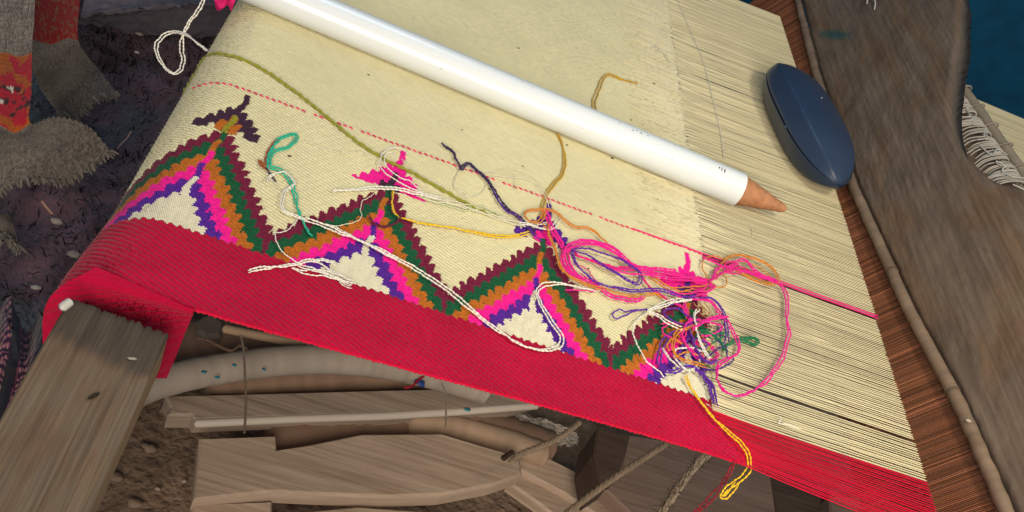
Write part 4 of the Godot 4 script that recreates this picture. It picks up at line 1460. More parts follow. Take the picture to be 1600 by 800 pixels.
func build_yarns():
	yarn("olive_yarn", "thick olive green yarn trailing from the roll down past the second motif", Color(0.27, 0.275, 0.035), [-227.2,-24.9,-79.4, -227.2,-24.8,-89.6, -227.2,-24.8,-107.3, -227.2,-25,-124.4, -219.8,-10.5,-113.7, -210.2,-2.9,-106.6, -200.8,0.5,-103, -187.1,1.2,-99.7, -170.1,1.2,-92.3, -150.3,1.2,-81.4, -130.3,1.2,-68.5, -110.7,1.2,-56.5, -92.3,1.2,-49.3, -74.3,1.2,-45.4, -51.6,1.2,-38.6, -29,1.2,-32.5, -13.5,1.2,-32.1], 1.10, 1, 0.80, 0.00)
	yarn("cream_yarn", "doubled cream yarn loop hanging over the rug from behind the rod", Color(0.76, 0.73, 0.66), [-235.3,22,-135.2, -236.2,18,-128.7, -237.6,10,-125.6, -240.8,2,-121, -241.6,-6,-115.5, -239.7,-12,-108.5, -235.8,-16,-102.4, -234.8,-18,-91.9, -237.7,-18,-87.3, -245.2,-18,-91.2, -251.7,-16,-98.6, -255.2,-14,-105.7, -254,-12,-115.6, -248.9,-8,-117.9, -240.5,-3,-112.9, -232,1,-103.4, -221.8,2,-95.4], 0.50, 2, 0.70, 0.00)
	yarn("teal_yarn", "bright teal looped yarn on cream between first and second motif", Color(0.012, 0.46, 0.30), [-157,1.5,-2.1, -159,1.5,-9, -159.5,1.5,-19, -158,1.5,-29.8, -154.2,1.5,-37.2, -150.2,1.5,-41.9, -148.4,1.5,-39.4, -149,1.5,-31.1, -153.3,1.5,-23.5, -157.4,1.5,-18.9, -158.7,1.5,-12.6, -156.9,2.6,-0.7, -152.4,1.5,-2.8, -146.7,1.5,-0.2, -141.1,1.5,7.1, -137.2,1.5,15.7, -132.1,1.5,28.4, -126,1.5,39, -120.8,1.5,45.6], 0.55, 2, 0.60, 0.00)
	yarn("rust_yarn", "short rust brown yarn end curling beside the teal loop", Color(0.34, 0.09, 0.03), [-158.9,1,-30.6, -161.1,1,-19.4, -161.2,1,-11.8, -159.1,1,-4.9, -161,1,-3.1, -163.4,1,-5, -160.8,1,-0.6, -157.5,1,0.2], 0.50, 2, 0.60, 0.00)
	yarn("navy_yarn", "short dark navy yarn end beneath the teal yarn", Color(0.040, 0.020, 0.085), [-158.8,0.9,-0.5, -155.7,0.9,2.3, -150.1,0.9,8.2], 0.60, 1, 0.80, 0.00)
	yarn("cream_yarn", "fine cream thread sagging from the teal loop towards the second arrowhead", Color(0.70, 0.66, 0.50), [-144.8,0.8,-38.9, -141.1,0.8,-39.1, -136,0.8,-38.6, -126.4,0.8,-38.7, -116.5,0.8,-41.8, -109.1,0.8,-47.7, -102.5,0.8,-46.6], 0.32, 1, 0.80, 0.00)
	yarn("cream_yarn", "fine cream thread curving left of the teal yarn", Color(0.70, 0.66, 0.50), [-164.4,0.8,-7.4, -162.8,0.8,0.4, -158.5,0.8,3.8, -154.5,0.8,7.3, -148.8,0.8,11.8, -144.1,0.8,16.8], 0.30, 1, 0.80, 0.00)
	yarn("cream_yarn", "pale wavy yarn looping under the teal yarn's middle", Color(0.76, 0.73, 0.66), [-154.6,2.2,13.1, -154.5,2.2,8.5, -152.1,2.2,2.5, -147.1,2.2,-1, -141.5,2.2,2.9, -139.7,2.2,7.2, -142.9,2.2,15.3, -143,2.2,24.8, -140.4,2.2,32.6, -135.2,2.2,34, -129.5,2.2,33.9, -125.7,2.2,34.3], 0.45, 2, 0.50, 0.00)
	yarn("white_yarn", "long doubled white yarn crossing the second and third motifs to a hook", Color(0.76, 0.73, 0.66), [-126.9,2.2,31.9, -122.2,2.2,32.4, -110.7,2.2,32.9, -94.6,2.2,36.4, -78.6,2.2,38.9, -67.2,2.2,42.4, -54.1,2.2,46.3, -35.5,2.2,54.3, -23,2.2,62.2, -7.7,2.2,71.3, 7.6,2.2,77.2, 19.4,2.2,77, 28,2.2,73.3, 33.1,2.2,66.2, 32.1,2.2,57.6, 24.4,2.2,46.7, 17.8,2.2,35.1, 16.7,2.2,28.7, 20.2,2.2,21.7, 28.2,2.2,15.6, 39.4,2.2,12.6, 56,2.2,9.6], 0.50, 2, 0.75, 0.00)
	yarn("white_yarn", "second white strand beside the long one over the second motif", Color(0.76, 0.73, 0.66), [-127.7,1.9,35, -117.9,1.9,34.6, -106.1,1.9,36.1, -92.7,1.9,35.7, -78.3,1.9,40.2, -69.5,1.9,42.1], 0.42, 2, 0.50, 0.00)
	yarn("white_yarn", "thin white thread running on right of the white hook", Color(0.70, 0.66, 0.50), [56.5,1.2,8.4, 69.8,1.2,8.8, 88,1.2,4, 101.7,1.2,3.2], 0.30, 1, 0.80, 0.00)
	yarn("white_yarn", "thin white thread falling through the first valley into the border", Color(0.76, 0.73, 0.66), [-141.2,1.6,50.6, -137.6,1.6,59.6, -131.2,1.6,66.9, -122.4,1.6,70.7, -114,1.6,70.9, -106,1.6,70.8, -94.7,1.6,72.4, -87.8,1.6,71.8], 0.36, 1, 0.80, 0.00)
	yarn("white_yarn", "thin white arc at the bottom of the first cream valley", Color(0.76, 0.73, 0.66), [-141.4,1.3,52.7, -137.5,1.3,50.6, -134.3,1.3,46.7, -132,1.3,38.9, -130.2,1.3,33.2], 0.34, 1, 0.80, 0.00)
	yarn("white_yarn", "frayed white yarn lying on the red border at the second motif's foot", Color(0.76, 0.73, 0.66), [-146.3,2,89.2, -142.8,2,85.4, -133.7,2,79.4, -123.4,2,71.6, -118.7,2,66.6, -114.1,2,63.8, -108.7,2,61.6, -103.5,2,61.8], 0.50, 2, 0.60, 0.00)
	yarn("white_yarn", "soft white strand fanning below the frayed one", Color(0.76, 0.73, 0.66), [-125.5,1.4,74.2, -118.6,1.4,74.6, -113.6,1.4,72.7, -108.3,1.4,71.7, -100.3,1.4,71.6, -91.6,1.4,72.8], 0.42, 3, 1.50, 1.50)
	yarn("white_yarn", "loose white strand ends across the lower purple of motif two", Color(0.76, 0.73, 0.66), [-118.5,1.1,66.1, -111.1,1.1,66.8, -105.1,1.1,69.3, -100.1,1.1,70.2, -95.2,1.1,72.7, -92.2,1.1,72.8], 0.36, 3, 2.20, 2.00)
	yarn("white_yarn", "doubled white yarn lying level over the second maroon peak", Color(0.76, 0.73, 0.66), [-117,2.6,1.3, -108.1,2.6,-5, -102.7,2.6,-8.7, -93.2,2.6,-15.8, -83.9,2.6,-20.4, -75.8,2.6,-22.6, -69.2,2.6,-23.6, -61.8,2.6,-25.7, -50.9,2.6,-27.7], 0.55, 2, 0.80, 0.00)
	yarn("cream_yarn", "bundle of pale cream strands from second peak to third motif", Color(0.70, 0.66, 0.50), [-61.4,1.7,-25, -57.1,1.7,-24.6, -51.4,1.7,-27.1, -46.3,1.7,-27.9, -37.7,1.7,-29.2, -27.3,1.7,-30.2, -18,1.7,-29.8, -10,1.7,-30, 1.9,1.7,-31.6, 14.4,1.7,-35.5, 22.8,1.7,-42, 27.7,1.7,-49.5], 0.42, 3, 1.30, 1.00)
	yarn("pale_green_yarn", "pale green tinged strands below the olive yarn", Color(0.52, 0.58, 0.36), [-67.2,1.2,-24.4, -56.4,1.2,-23.6, -45.9,1.2,-26, -35.1,1.2,-27.2, -24.8,1.2,-34.2, -18,1.2,-32.4, -9,1.2,-31.8], 0.45, 2, 1.10, 0.00)
	yarn("white_yarn", "white looped strand curling over the second arrowhead, outer loop", Color(0.76, 0.73, 0.66), [-63.7,3,-26.1, -70.6,3,-26.4, -78.5,3,-28.1, -85.7,3,-30.9, -90.4,3,-33.7, -94.3,3,-39.9, -95.1,3,-47.3, -93.7,3,-54.8, -89.4,3,-61.1, -83.7,3,-63.8, -78,3,-61.3], 0.42, 1, 0.80, 0.00)
	yarn("white_yarn", "white looped strand curling over the second arrowhead, inner loop", Color(0.76, 0.73, 0.66), [-63.9,3.2,-27.1, -69.5,3.2,-30.2, -73.3,3.2,-33.5, -78.4,3.2,-32.7, -84.7,3.2,-35.4, -89.6,3.2,-39.5, -92.2,3.2,-45.2, -92.1,3.2,-52.5, -88.7,3.2,-56, -86.3,3.2,-51.6], 0.42, 1, 0.80, 0.00)
	yarn("cream_yarn", "fine cream thread from the second arrowhead to a round curl", Color(0.70, 0.66, 0.50), [-81.8,1,-55.8, -75,1,-51, -67.5,1,-46.8, -60.1,1,-44, -51.1,1,-42.7, -43.4,1,-44.3, -36,1,-42, -27.6,1,-42.5], 0.30, 1, 0.80, 0.00)
	yarn("cream_yarn", "fine cream thread lying in a round curl right of the second motif", Color(0.70, 0.66, 0.50), [-30.7,1,-72.6, -37.1,1,-71.9, -42,1,-66, -44.6,1,-55.7, -44.1,1,-47.4, -40.4,1,-41.7, -34.2,1,-41, -27.9,1,-45.9, -23.7,1,-55.3, -23.2,1,-65.1, -27,1,-72.5, -32.6,1,-73], 0.33, 1, 0.80, 0.00)
	yarn("cream_yarn", "fine cream thread from the white bundle down into motif two", Color(0.70, 0.66, 0.50), [-92.6,1.5,-13.8, -93.5,1.5,-9.3, -98.4,1.5,-0.1, -98.5,1.5,6.4, -97.1,1.5,12, -97.6,1.5,18.5, -104.1,1.5,25.6, -110.8,1.5,31], 0.32, 1, 0.80, 0.00)
	yarn("cream_yarn", "fine cream arch over the third arrowhead, upper strand", Color(0.70, 0.66, 0.50), [-27.3,1.8,-72.1, -18.4,1.8,-77.3, -8.6,1.8,-86, 1.7,1.8,-89.7, 9.4,1.8,-88.1, 15,1.8,-80.7, 22,1.8,-70.5, 23.6,1.8,-63.4], 0.32, 1, 0.80, 0.00)
	yarn("cream_yarn", "fine cream arch over the third arrowhead, lower strand", Color(0.70, 0.66, 0.50), [-22.3,2,-67.3, -16.8,2,-73.4, -8.1,2,-76.9, 2,2,-81.3, 9.6,2,-81.9, 15,2,-77.4, 19.6,2,-68.9, 22.2,2,-58.8], 0.36, 1, 0.80, 0.00)
	yarn("cream_yarn", "fine cream thread end standing off the arch", Color(0.70, 0.66, 0.50), [-5.3,1.4,-80.9, -3.1,1.4,-74.6, -2.7,1.4,-67.5], 0.26, 1, 0.80, 0.00)
	yarn("white_yarn", "white strand curving round the third arrowhead's foot", Color(0.76, 0.73, 0.66), [1.4,3.2,-29.6, 8.1,3.2,-31.7, 14.8,3.2,-31.9, 22,3.2,-33.7, 26.4,3.2,-40.1, 29,3.2,-48.3], 0.45, 2, 0.80, 0.00)
	yarn("yellow_yarn", "golden yellow doubled yarn running right from the second motif", Color(0.78, 0.50, 0.02), [-73.5,1.8,3.5, -66.2,1.8,2.7, -59.8,1.8,1.2, -51.7,1.8,-0.5, -42,1.8,-3.7, -31.2,1.8,-6.1, -22.8,1.8,-7.9, -13.5,1.8,-10.2, -4.2,1.8,-14.4, 5.1,1.8,-21.2, 9.4,1.8,-25.4], 0.55, 2, 0.70, 0.00)
	yarn("yellow_yarn", "golden yellow yarn dropping down through the second peak", Color(0.78, 0.50, 0.02), [-81.9,2.4,-18.7, -81.6,2.4,-10.9, -79.9,2.4,-2.6, -78.1,2.4,1.5, -75.2,2.4,4.4], 0.50, 2, 0.60, 0.00)
	yarn("brown_yarn", "dark maroon yarn arc inside the second motif", Color(0.10, 0.010, 0.03), [-92.5,1.6,10.9, -91.2,1.6,14, -87.5,1.6,17, -82,1.6,16.5, -77.1,1.6,11.5, -74.4,1.6,5, -74.5,1.6,-1.3], 0.75, 1, 0.80, 0.00)
	yarn("dark_purple_yarn", "dark purple knotted yarn hanging from upper cream to third peak", Color(0.040, 0.020, 0.085), [-58,2,-87.9, -55,2,-85.8, -49.6,2,-82.9, -46.6,2,-76.3, -43.3,2,-70.7, -41,2,-66, -40.1,2,-71, -36.5,2,-76.2, -31,2,-71.9, -24.1,2,-66.2, -18.4,2,-57.8, -12.7,2,-47.5, -5.9,2,-40.7, -0.3,2,-38.2, 3.9,2,-35, 9.1,2,-29.7, 13.8,2,-24.8], 0.62, 2, 0.60, 0.00)
	yarn("purple_yarn", "purple yarn branch beside the dark knotted yarn at the third peak", Color(0.115, 0.022, 0.33), [-18.4,2.4,-55.9, -12.6,2.4,-44.9, -6.8,2.4,-37.7, -1,2.4,-39.4, 2.8,2.4,-34.7, 8,2.4,-29.3, 13.2,2.4,-23.4, 18.2,2.4,-20.7], 0.50, 1, 0.80, 0.00)
	yarn("gold_yarn", "ochre gold yarn above the white rod, hooked to the right", Color(0.55, 0.33, 0.03), [98,1.1,-276.6, 90.1,1.1,-275.4, 82.9,1.1,-273.6, 76.9,1.1,-273.7, 70.9,1.1,-272.7, 66,1.1,-263.9, 62.9,1.1,-250.3, 59.9,1.1,-234.9, 56.9,1.1,-220, 57.4,1.1,-208.7, 59.5,1.1,-198.7], 0.60, 2, 0.80, 0.00)
	yarn("gold_yarn", "ochre gold yarn emerging below the rod towards the third motif", Color(0.55, 0.33, 0.03), [24.3,1.1,-161.5, 26.6,1.1,-154.1, 30.4,1.1,-143.6, 32.2,1.1,-132, 32.9,1.1,-117.7, 31.2,1.1,-103.9, 27,1.1,-93.7, 23.3,1.1,-83.3, 19.8,1.1,-73.1, 18.3,1.1,-62.1, 17.6,1.1,-56], 0.62, 2, 0.70, 0.00)
	yarn("orange_yarn", "twisted orange yarn looping over the third arrowhead then right", Color(0.62, 0.22, 0.03), [17.7,3,-43.2, 18.8,3,-50.8, 15.5,3,-51.8, 8.3,3,-47.2, 5,3,-41.3, 7,3,-36.8, 12.9,3,-36.6, 17.2,3,-42.3, 18.3,3,-52.6, 21.4,3,-55.1, 25.6,3,-55.2, 30.8,3,-52.4, 36,3,-48.2, 42.6,3,-46.8, 49.1,3,-50.2, 55.7,3,-48.8, 60.8,3,-44.6, 66.4,3,-39.3, 73.8,3,-36.3], 0.50, 2, 0.60, 0.00)
	yarn("orange_yarn", "orange strand down the third motif's right limb and along to the tangle", Color(0.62, 0.22, 0.03), [21.8,3.4,-38.8, 22.5,3.4,-28.4, 25.4,3.4,-21.3, 27.9,3.4,-12.8, 30.3,3.4,-3.8, 33.5,3.4,2.7, 37.9,3.4,6.1, 44.5,3.4,7.2, 54.2,3.4,8.1, 60.8,3.4,6.2, 68.8,3.4,7.3, 77.8,3.4,4.9, 87,3.4,1.2, 96.5,3.4,-5.7, 102.9,3.4,-4.3], 0.48, 2, 0.70, 0.00)
	yarn("orange_yarn", "orange twist from the third peak down beside pink yarn", Color(0.62, 0.22, 0.03), [17.1,3.8,-37.2, 21.4,3.8,-31.3, 24.3,3.8,-23.5, 26.7,3.8,-15.6, 28.3,3.8,-7.4, 30.2,3.8,0.4, 35.1,3.8,5.4], 0.45, 1, 0.80, 0.00)
	yarn("orange_yarn", "orange twisted strands below the fourth arrowhead", Color(0.62, 0.22, 0.03), [94.1,3,-25.2, 98.6,3,-21.6, 106.8,3,-17.8, 114.3,3,-17.6, 126.7,3,-24.7, 137.3,3,-29.7, 143.4,3,-36.5], 0.46, 3, 1.50, 0.00)
	yarn("pink_yarn", "pink yarn arching over the top of the bundle", Color(0.80, 0.014, 0.30), [31,4.4,-9.4, 32.7,4.4,-14.8, 35.3,4.4,-22.6, 41.6,4.4,-29.4, 49.4,4.4,-35.1, 57.8,4.4,-37, 67.1,4.4,-37.4, 74.9,4.4,-32, 81.7,4.4,-26.2, 92.5,4.4,-27.6, 103.2,4.4,-32.1, 115,4.4,-36.6], 0.60, 2, 0.70, 0.00)
	yarn("pink_yarn", "pink yarn second in the arch, ending at the right loops", Color(0.80, 0.014, 0.30), [32.5,4,-11.9, 36,4,-20.1, 42.7,4,-26.8, 51,4,-33, 61.2,4,-34.9, 71.8,4,-31.6, 81,4,-26.2, 87.9,4,-23.8, 104.5,4,-27.3, 116.7,4,-30.6, 136.5,4,-36.1], 0.55, 2, 0.70, 0.00)
	yarn("pink_yarn", "thick pink yarn through the middle of the purple loop", Color(0.72, 0.012, 0.23), [31.4,3.4,-14.5, 39.8,3.4,-20.8, 43,3.4,-17.2, 52.1,3.4,-17.2, 62.6,3.4,-17.2, 72.7,3.4,-18.9, 88.3,3.4,-27.2, 102.7,3.4,-30.3, 119.1,3.4,-33.7, 131.5,3.4,-37, 141,3.4,-38.9], 0.75, 2, 0.90, 0.00)
	yarn("pink_yarn", "pink yarn from the third peak sweeping under the bundle", Color(0.80, 0.014, 0.30), [21.9,3,-40.7, 23.9,3,-33.6, 27.7,3,-27.5, 32.4,3,-18.1, 32.2,3,-6.4, 36.7,3,0.7, 43.3,3,3.7, 52.2,3,3.1, 57.9,3,5.9, 64.5,3,10.1, 73.4,3,9.5, 82.4,3,7.2, 89.5,3,0.9], 0.62, 2, 0.80, 0.00)
	yarn("pink_yarn", "short pink yarn end left of the hanging white thread", Color(0.80, 0.014, 0.30), [35.1,2.4,19.1, 45,2.4,14.4, 53.7,2.4,11.5, 56.4,2.4,6.6, 50.2,2.4,1, 44.9,2.4,-2], 0.45, 1, 0.80, 0.00)
	yarn("pink_yarn", "fine pink strand inside the bundle's lower half", Color(0.72, 0.012, 0.23), [39.2,2.2,-8.2, 45.9,2.2,-9.6, 51.7,2.2,-7.4, 52.6,2.2,-3.5, 60.6,2.2,1.4, 69.5,2.2,1.4], 0.40, 1, 0.80, 0.00)
	yarn("pink_yarn", "pink yarn crossing the purple loop's right end", Color(0.80, 0.014, 0.30), [66.3,5,-14.7, 74.1,5,-14.1, 84.8,5,-17.3, 94.2,5,-21.3, 107.1,5,-24.3, 128.3,5,-32.5], 0.50, 2, 0.80, 0.00)
	yarn("pink_yarn", "pink strand sloping down into the right tangle", Color(0.72, 0.012, 0.23), [88.1,3.2,-20.9, 92.4,3.2,-13.4, 97.7,3.2,-9, 105.8,3.2,-5.3, 114.9,3.2,-3.3, 121.3,3.2,-1.3], 0.55, 2, 0.80, 0.00)
	yarn("pink_yarn", "heavy pink strand filling the third motif's right shoulder", Color(0.80, 0.014, 0.30), [18.9,2.4,-53.7, 22,2.4,-44.9, 25.9,2.4,-36.7, 30.6,2.4,-28.4, 34.4,2.4,-19.8, 36.4,2.4,-9.2, 40.9,2.4,-0.1, 47.1,2.4,4.3], 0.85, 2, 1.00, 0.00)
	yarn("purple_yarn", "purple yarn making a long closed loop in the bundle", Color(0.115, 0.022, 0.33), [37.9,4.8,-18.2, 41.5,4.8,-22.6, 49.2,4.8,-25.9, 57.5,4.8,-26.8, 66.7,4.8,-26.8, 73.6,4.8,-27, 79.1,4.8,-24.5, 85.5,4.8,-21.1, 87.1,4.8,-14.8, 84.5,4.8,-8.6, 78.5,4.8,-8.2, 70.9,4.8,-10.8, 64.1,4.8,-13.2, 57.3,4.8,-15.7, 51.4,4.8,-19.2, 46,4.8,-19.7, 38.8,4.8,-18], 0.52, 2, 0.60, 0.00)
	yarn("purple_yarn", "purple yarn running under the bundle to the right tangle", Color(0.115, 0.022, 0.33), [38.1,4.2,-19.7, 39.6,4.2,-12, 42.7,4.2,-5.9, 48.5,4.2,-0.6, 55.2,4.2,3.6, 62.7,4.2,3.6, 70.8,4.2,2.3, 82.2,4.2,-0.6, 93.9,4.2,-7.4, 103.4,4.2,-11.2, 110.4,4.2,-11.4, 119.8,4.2,-12, 128.8,4.2,-17.4], 0.55, 2, 0.60, 0.00)
	yarn("purple_yarn", "purple yarn with a small pointed loop on the cream valley", Color(0.115, 0.022, 0.33), [116.4,2.8,-6.8, 105.6,2.8,1.2, 96.9,2.8,8.1, 89.5,2.8,12.7, 83.1,2.8,15, 76.3,2.8,19.9, 71.9,2.8,20.2, 68.2,2.8,24.1, 66.8,2.8,28.2, 69.4,2.8,29.4, 75.2,2.8,24.5, 83,2.8,16.2, 92.3,2.8,10.3], 0.50, 1, 0.80, 0.00)
	yarn("white_yarn", "white yarn arching left out of the tangle and down to the border", Color(0.76, 0.73, 0.66), [119.8,4.6,-9.8, 109.7,4.6,-5.1, 98.5,4.6,5, 89.7,4.6,16.8, 81.6,4.6,29.1, 79.5,4.6,38.5, 81.7,4.6,48.1, 87.5,4.6,59.7, 94.8,4.6,64.5, 99.6,4.6,69.9], 0.48, 1, 0.80, 0.00)
	yarn("white_yarn", "white yarn crossing the small purple loop", Color(0.76, 0.73, 0.66), [123.9,5,-10.6, 109.2,5,-1.4, 97.1,5,9.7, 90.9,5,14.8, 99.3,5,16.9, 107.6,5,20.3, 114.8,5,20], 0.48, 2, 0.90, 0.00)
	yarn("white_yarn", "doubled white yarn lying down the middle of the tangle", Color(0.76, 0.73, 0.66), [127.3,6,-2.5, 123.8,6,5.1, 124,6,13.4, 124.5,6,22.5, 126.7,6,31.8, 128.9,6,37, 131.6,6,40.9], 0.55, 2, 0.75, 0.00)
	yarn("white_yarn", "short doubled white yarn at the left of the tangle", Color(0.76, 0.73, 0.66), [99.4,4.2,43.5, 102.1,4.2,48.4, 105.6,4.2,52.8, 110.1,4.2,56.3], 0.50, 2, 0.70, 0.00)
	yarn("pink_yarn", "long pink yarn making a wide loop out over the bare warp", Color(0.80, 0.014, 0.30), [120.3,4,4.7, 118.1,4,-1.5, 121.1,4,-9.7, 129.6,4,-14.9, 137.9,4,-17.5, 142.7,4,-12.7, 144.9,4,-7.6, 149.9,4,-1.2, 154.5,4,10.5, 155.7,4,19.3, 152.5,4,26.4, 145.7,4,33.2, 139.5,4,39.7, 135.9,4,48.3, 136.9,4,59.1, 142,4,63.8, 150,4,62.8, 160.4,4,54.5, 171.8,4,41.8, 179.9,4,28.6, 189.1,4,12.7, 193.1,4,0.4, 198,4,-13.2, 198.3,4,-26.5, 201.4,4,-41.5, 202.4,4,-56, 198.9,4,-63.2], 0.58, 2, 0.75, 0.00)
	yarn("pink_yarn", "stubby flat pink yarn end across the tangle's top", Color(0.80, 0.014, 0.30), [120.7,6,19.5, 125.3,6,14, 134.5,6,4.5, 142.2,6,-1.3, 149.7,6,-5.3], 0.80, 2, 0.90, 0.00)
	yarn("purple_yarn", "dark purple yarn arching over the tangle's right shoulder", Color(0.115, 0.022, 0.33), [129.9,4.6,-16.3, 139.3,4.6,-20, 145,4.6,-15.1, 147.8,4.6,-6.4, 147.8,4.6,5.1, 146.9,4.6,16.7], 0.50, 2, 0.70, 0.00)
	yarn("purple_yarn", "purple yarn curving round the left of the tangle", Color(0.115, 0.022, 0.33), [125.6,3.8,8.8, 113.6,3.8,20.5, 103.4,3.8,32.5, 98.1,3.8,46.4, 96.6,3.8,56.8, 100.1,3.8,61.7, 106.2,3.8,60.2, 114.5,3.8,52.5, 120.3,3.8,51.2, 126.8,3.8,56.1, 131.2,3.8,63.8, 131.7,3.8,75.9], 0.60, 2, 0.80, 0.00)
	yarn("purple_yarn", "purple yarn sagging through the tangle's centre", Color(0.115, 0.022, 0.33), [119.7,4.6,18.6, 121.3,4.6,25.4, 122.7,4.6,35.6, 126.9,4.6,42.1, 132.6,4.6,43.1, 136.8,4.6,37.5], 0.62, 2, 1.00, 0.00)
	yarn("purple_yarn", "purple yarn edging the unfinished white triangle", Color(0.115, 0.022, 0.33), [123.3,2.4,50.9, 128.3,2.4,53.7, 131.6,2.4,59.3, 133,2.4,67.1, 133.4,2.4,75.1], 0.55, 2, 0.90, 0.00)
	yarn("orange_yarn", "orange yarn bowed across the tangle, turning olive", Color(0.62, 0.22, 0.03), [130.8,4.9,5.7, 119.7,4.9,17.2, 110.4,4.9,25.9, 106.9,4.9,36.4, 107.1,4.9,45.2, 112.1,4.9,48.6, 121.3,4.9,48, 127.5,4.9,47.6], 0.50, 2, 0.70, 0.00)
	yarn("olive_yarn", "short dark olive yarn end under the tangle", Color(0.10, 0.13, 0.02), [121.4,3.6,45.2, 126.7,3.6,45.2, 131.1,3.6,45.5, 134.5,3.6,46.9], 0.75, 1, 0.80, 0.00)
	yarn("green_yarn", "emerald green looped yarn end on the bare warp", Color(0.008, 0.17, 0.07), [144.5,3.2,27.9, 145,3.2,23.7, 147.9,3.2,19, 154.8,3.2,12, 164.1,3.2,5.6, 170.5,3.2,4, 171,3.2,6.7, 167.6,3.2,10.6, 162.6,3.2,9.8, 155.1,3.2,13], 0.60, 2, 0.70, 0.00)
	yarn("green_yarn", "dark green yarn scrap inside the tangle", Color(0.008, 0.17, 0.07), [124.4,4,20.7, 130.4,4,15.1, 135.9,4,15.1, 140.3,4,17.2, 143.4,4,21.7, 144.6,4,26.9], 0.60, 2, 1.20, 2.00)
	yarn("pink_yarn", "pink yarn looped down the left part of the tangle", Color(0.80, 0.014, 0.30), [127.4,4.4,5.6, 119.3,4.4,14.5, 114.4,4.4,24.2, 115.5,4.4,32.3, 119.1,4.4,36.9, 123.1,4.4,41.9], 0.65, 2, 1.00, 0.00)
	yarn("pink_yarn", "magenta strands filling the lower right of the tangle", Color(0.72, 0.012, 0.23), [129.6,2.8,20.8, 136.2,2.8,26.5, 139.3,2.8,31.4, 134.9,2.8,38.9, 129.7,2.8,37.7, 127.7,2.8,30.1], 0.60, 2, 1.40, 2.00)
	yarn("purple_yarn", "purple strands crossing upright at the fell", Color(0.07, 0.02, 0.22), [142.2,3.4,2.8, 142.3,3.4,9.9, 141.4,3.4,18.5, 144.3,3.4,17.3, 145.9,3.4,7.2, 145.3,3.4,0.2], 0.45, 2, 1.20, 0.00)
	yarn("tan_yarn", "tan strands fanned at the top of the tangle", Color(0.45, 0.26, 0.10), [128.8,3.2,-12.2, 131.3,3.2,-8.3, 132.7,3.2,-4.1, 135.5,3.2,-3.5, 134.2,3.2,-9.7, 131.9,3.2,-14.9], 0.40, 3, 1.80, 0.00)
	yarn("gold_yarn", "thin ochre strand tucked in the tangle's middle", Color(0.55, 0.33, 0.03), [115.8,4.4,33.9, 119.8,4.4,38.9, 125.1,4.4,38.8, 131.2,4.4,31.8, 135.5,4.4,25.4], 0.42, 1, 0.80, 0.00)
	yarn("yellow_yarn", "bright yellow doubled yarn hanging off the red border in a loop", Color(0.78, 0.50, 0.02), [113.8,4,59.9, 117.7,2.6,68.1, 125.5,2.6,80.3, 133.4,2.6,89.2, 141.5,2.6,94.9, 148.3,2.6,101, 152,1,108.3, 153.2,-3,113.3, 149.7,-8,117.8, 145.9,-12,120.3, 142.4,-14,124.1, 140.6,-15,127.2, 143.5,-15,126.6, 146,-13,123.6, 148.3,-9,119.8], 0.50, 2, 0.90, 0.00)
	yarn("red_yarn", "red doubled yarn hanging from the border's fell corner", Color(0.42, 0.006, 0.03), [142.2,0.5,112.8, 143.4,-4,113.2, 146.4,-14,111.5, 150.3,-26,107.2, 154.4,-40,102.3, 157,-55,98.3, 157.3,-70,96.4], 0.50, 2, 1.10, 0.00)
	yarn("orange_yarn", "orange ring of yarn just left of the pink knot on the warp", Color(0.62, 0.22, 0.03), [141.3,3,-39.5, 138.5,3,-46.1, 136.7,3,-52.7, 137.9,3,-59.5, 142,3,-65.7, 146.5,3,-69.3, 151.2,3,-71, 155,3,-68.7, 155.4,3,-63.3], 0.46, 1, 0.80, 0.00)
	yarn("orange_yarn", "large orange yarn loop around the pink knot on the warp", Color(0.62, 0.22, 0.03), [145.8,4.2,-42.4, 150.6,4.2,-58.2, 154,4.2,-65.4, 158.3,4.2,-71.8, 164.2,4.2,-77.6, 171.9,4.2,-81.1, 184.1,4.2,-82.5, 192.2,4.2,-80.8, 197.6,4.2,-74.9, 198.6,4.2,-68.4, 195.5,4.2,-62.1, 187,4.2,-57, 177.7,4.2,-56.3, 168.9,4.2,-58.9, 162.9,4.2,-59.4], 0.48, 2, 0.60, 0.00)
	yarn("orange_yarn", "orange strand inside the large loop on the warp", Color(0.62, 0.22, 0.03), [167.3,3.4,-74.3, 176.8,3.4,-75.5, 185,3.4,-74.5, 192.4,3.4,-69, 196.4,3.4,-64.7, 187.6,3.4,-61.2, 177.9,3.4,-61.3, 168.6,3.4,-61], 0.44, 1, 0.80, 0.00)
	yarn("orange_yarn", "small orange loop below the pink knot on the warp", Color(0.62, 0.22, 0.03), [142.7,3,-38.8, 147.3,3,-36.4, 152.5,3,-38.9, 155.2,3,-44.8, 154.8,3,-50, 152.8,3,-53.7], 0.46, 1, 0.80, 0.00)
	yarn("pink_yarn", "pink yarn arching through the knot to the wide loop", Color(0.80, 0.014, 0.30), [141.4,5.2,-37.9, 144.9,5.2,-48.3, 152.1,5.2,-58.6, 158.9,5.2,-60.5, 164.5,5.2,-68.9, 171.5,5.2,-75.2, 177.4,5.2,-68.9, 182.4,5.2,-64.4, 192.6,5.2,-63.8, 197.9,5.2,-61.5], 0.55, 2, 0.80, 0.00)
	yarn("pink_yarn", "straight pink yarn from the knot towards the reed", Color(0.80, 0.014, 0.30), [136.6,4.6,-60.6, 143.6,4.6,-60.6, 150.5,4.6,-59.1, 158.6,4.6,-59.7, 165.9,4.6,-61.1, 174.3,4.6,-63.2, 182.5,4.6,-63, 196,4.6,-63.2], 0.60, 2, 0.70, 0.00)
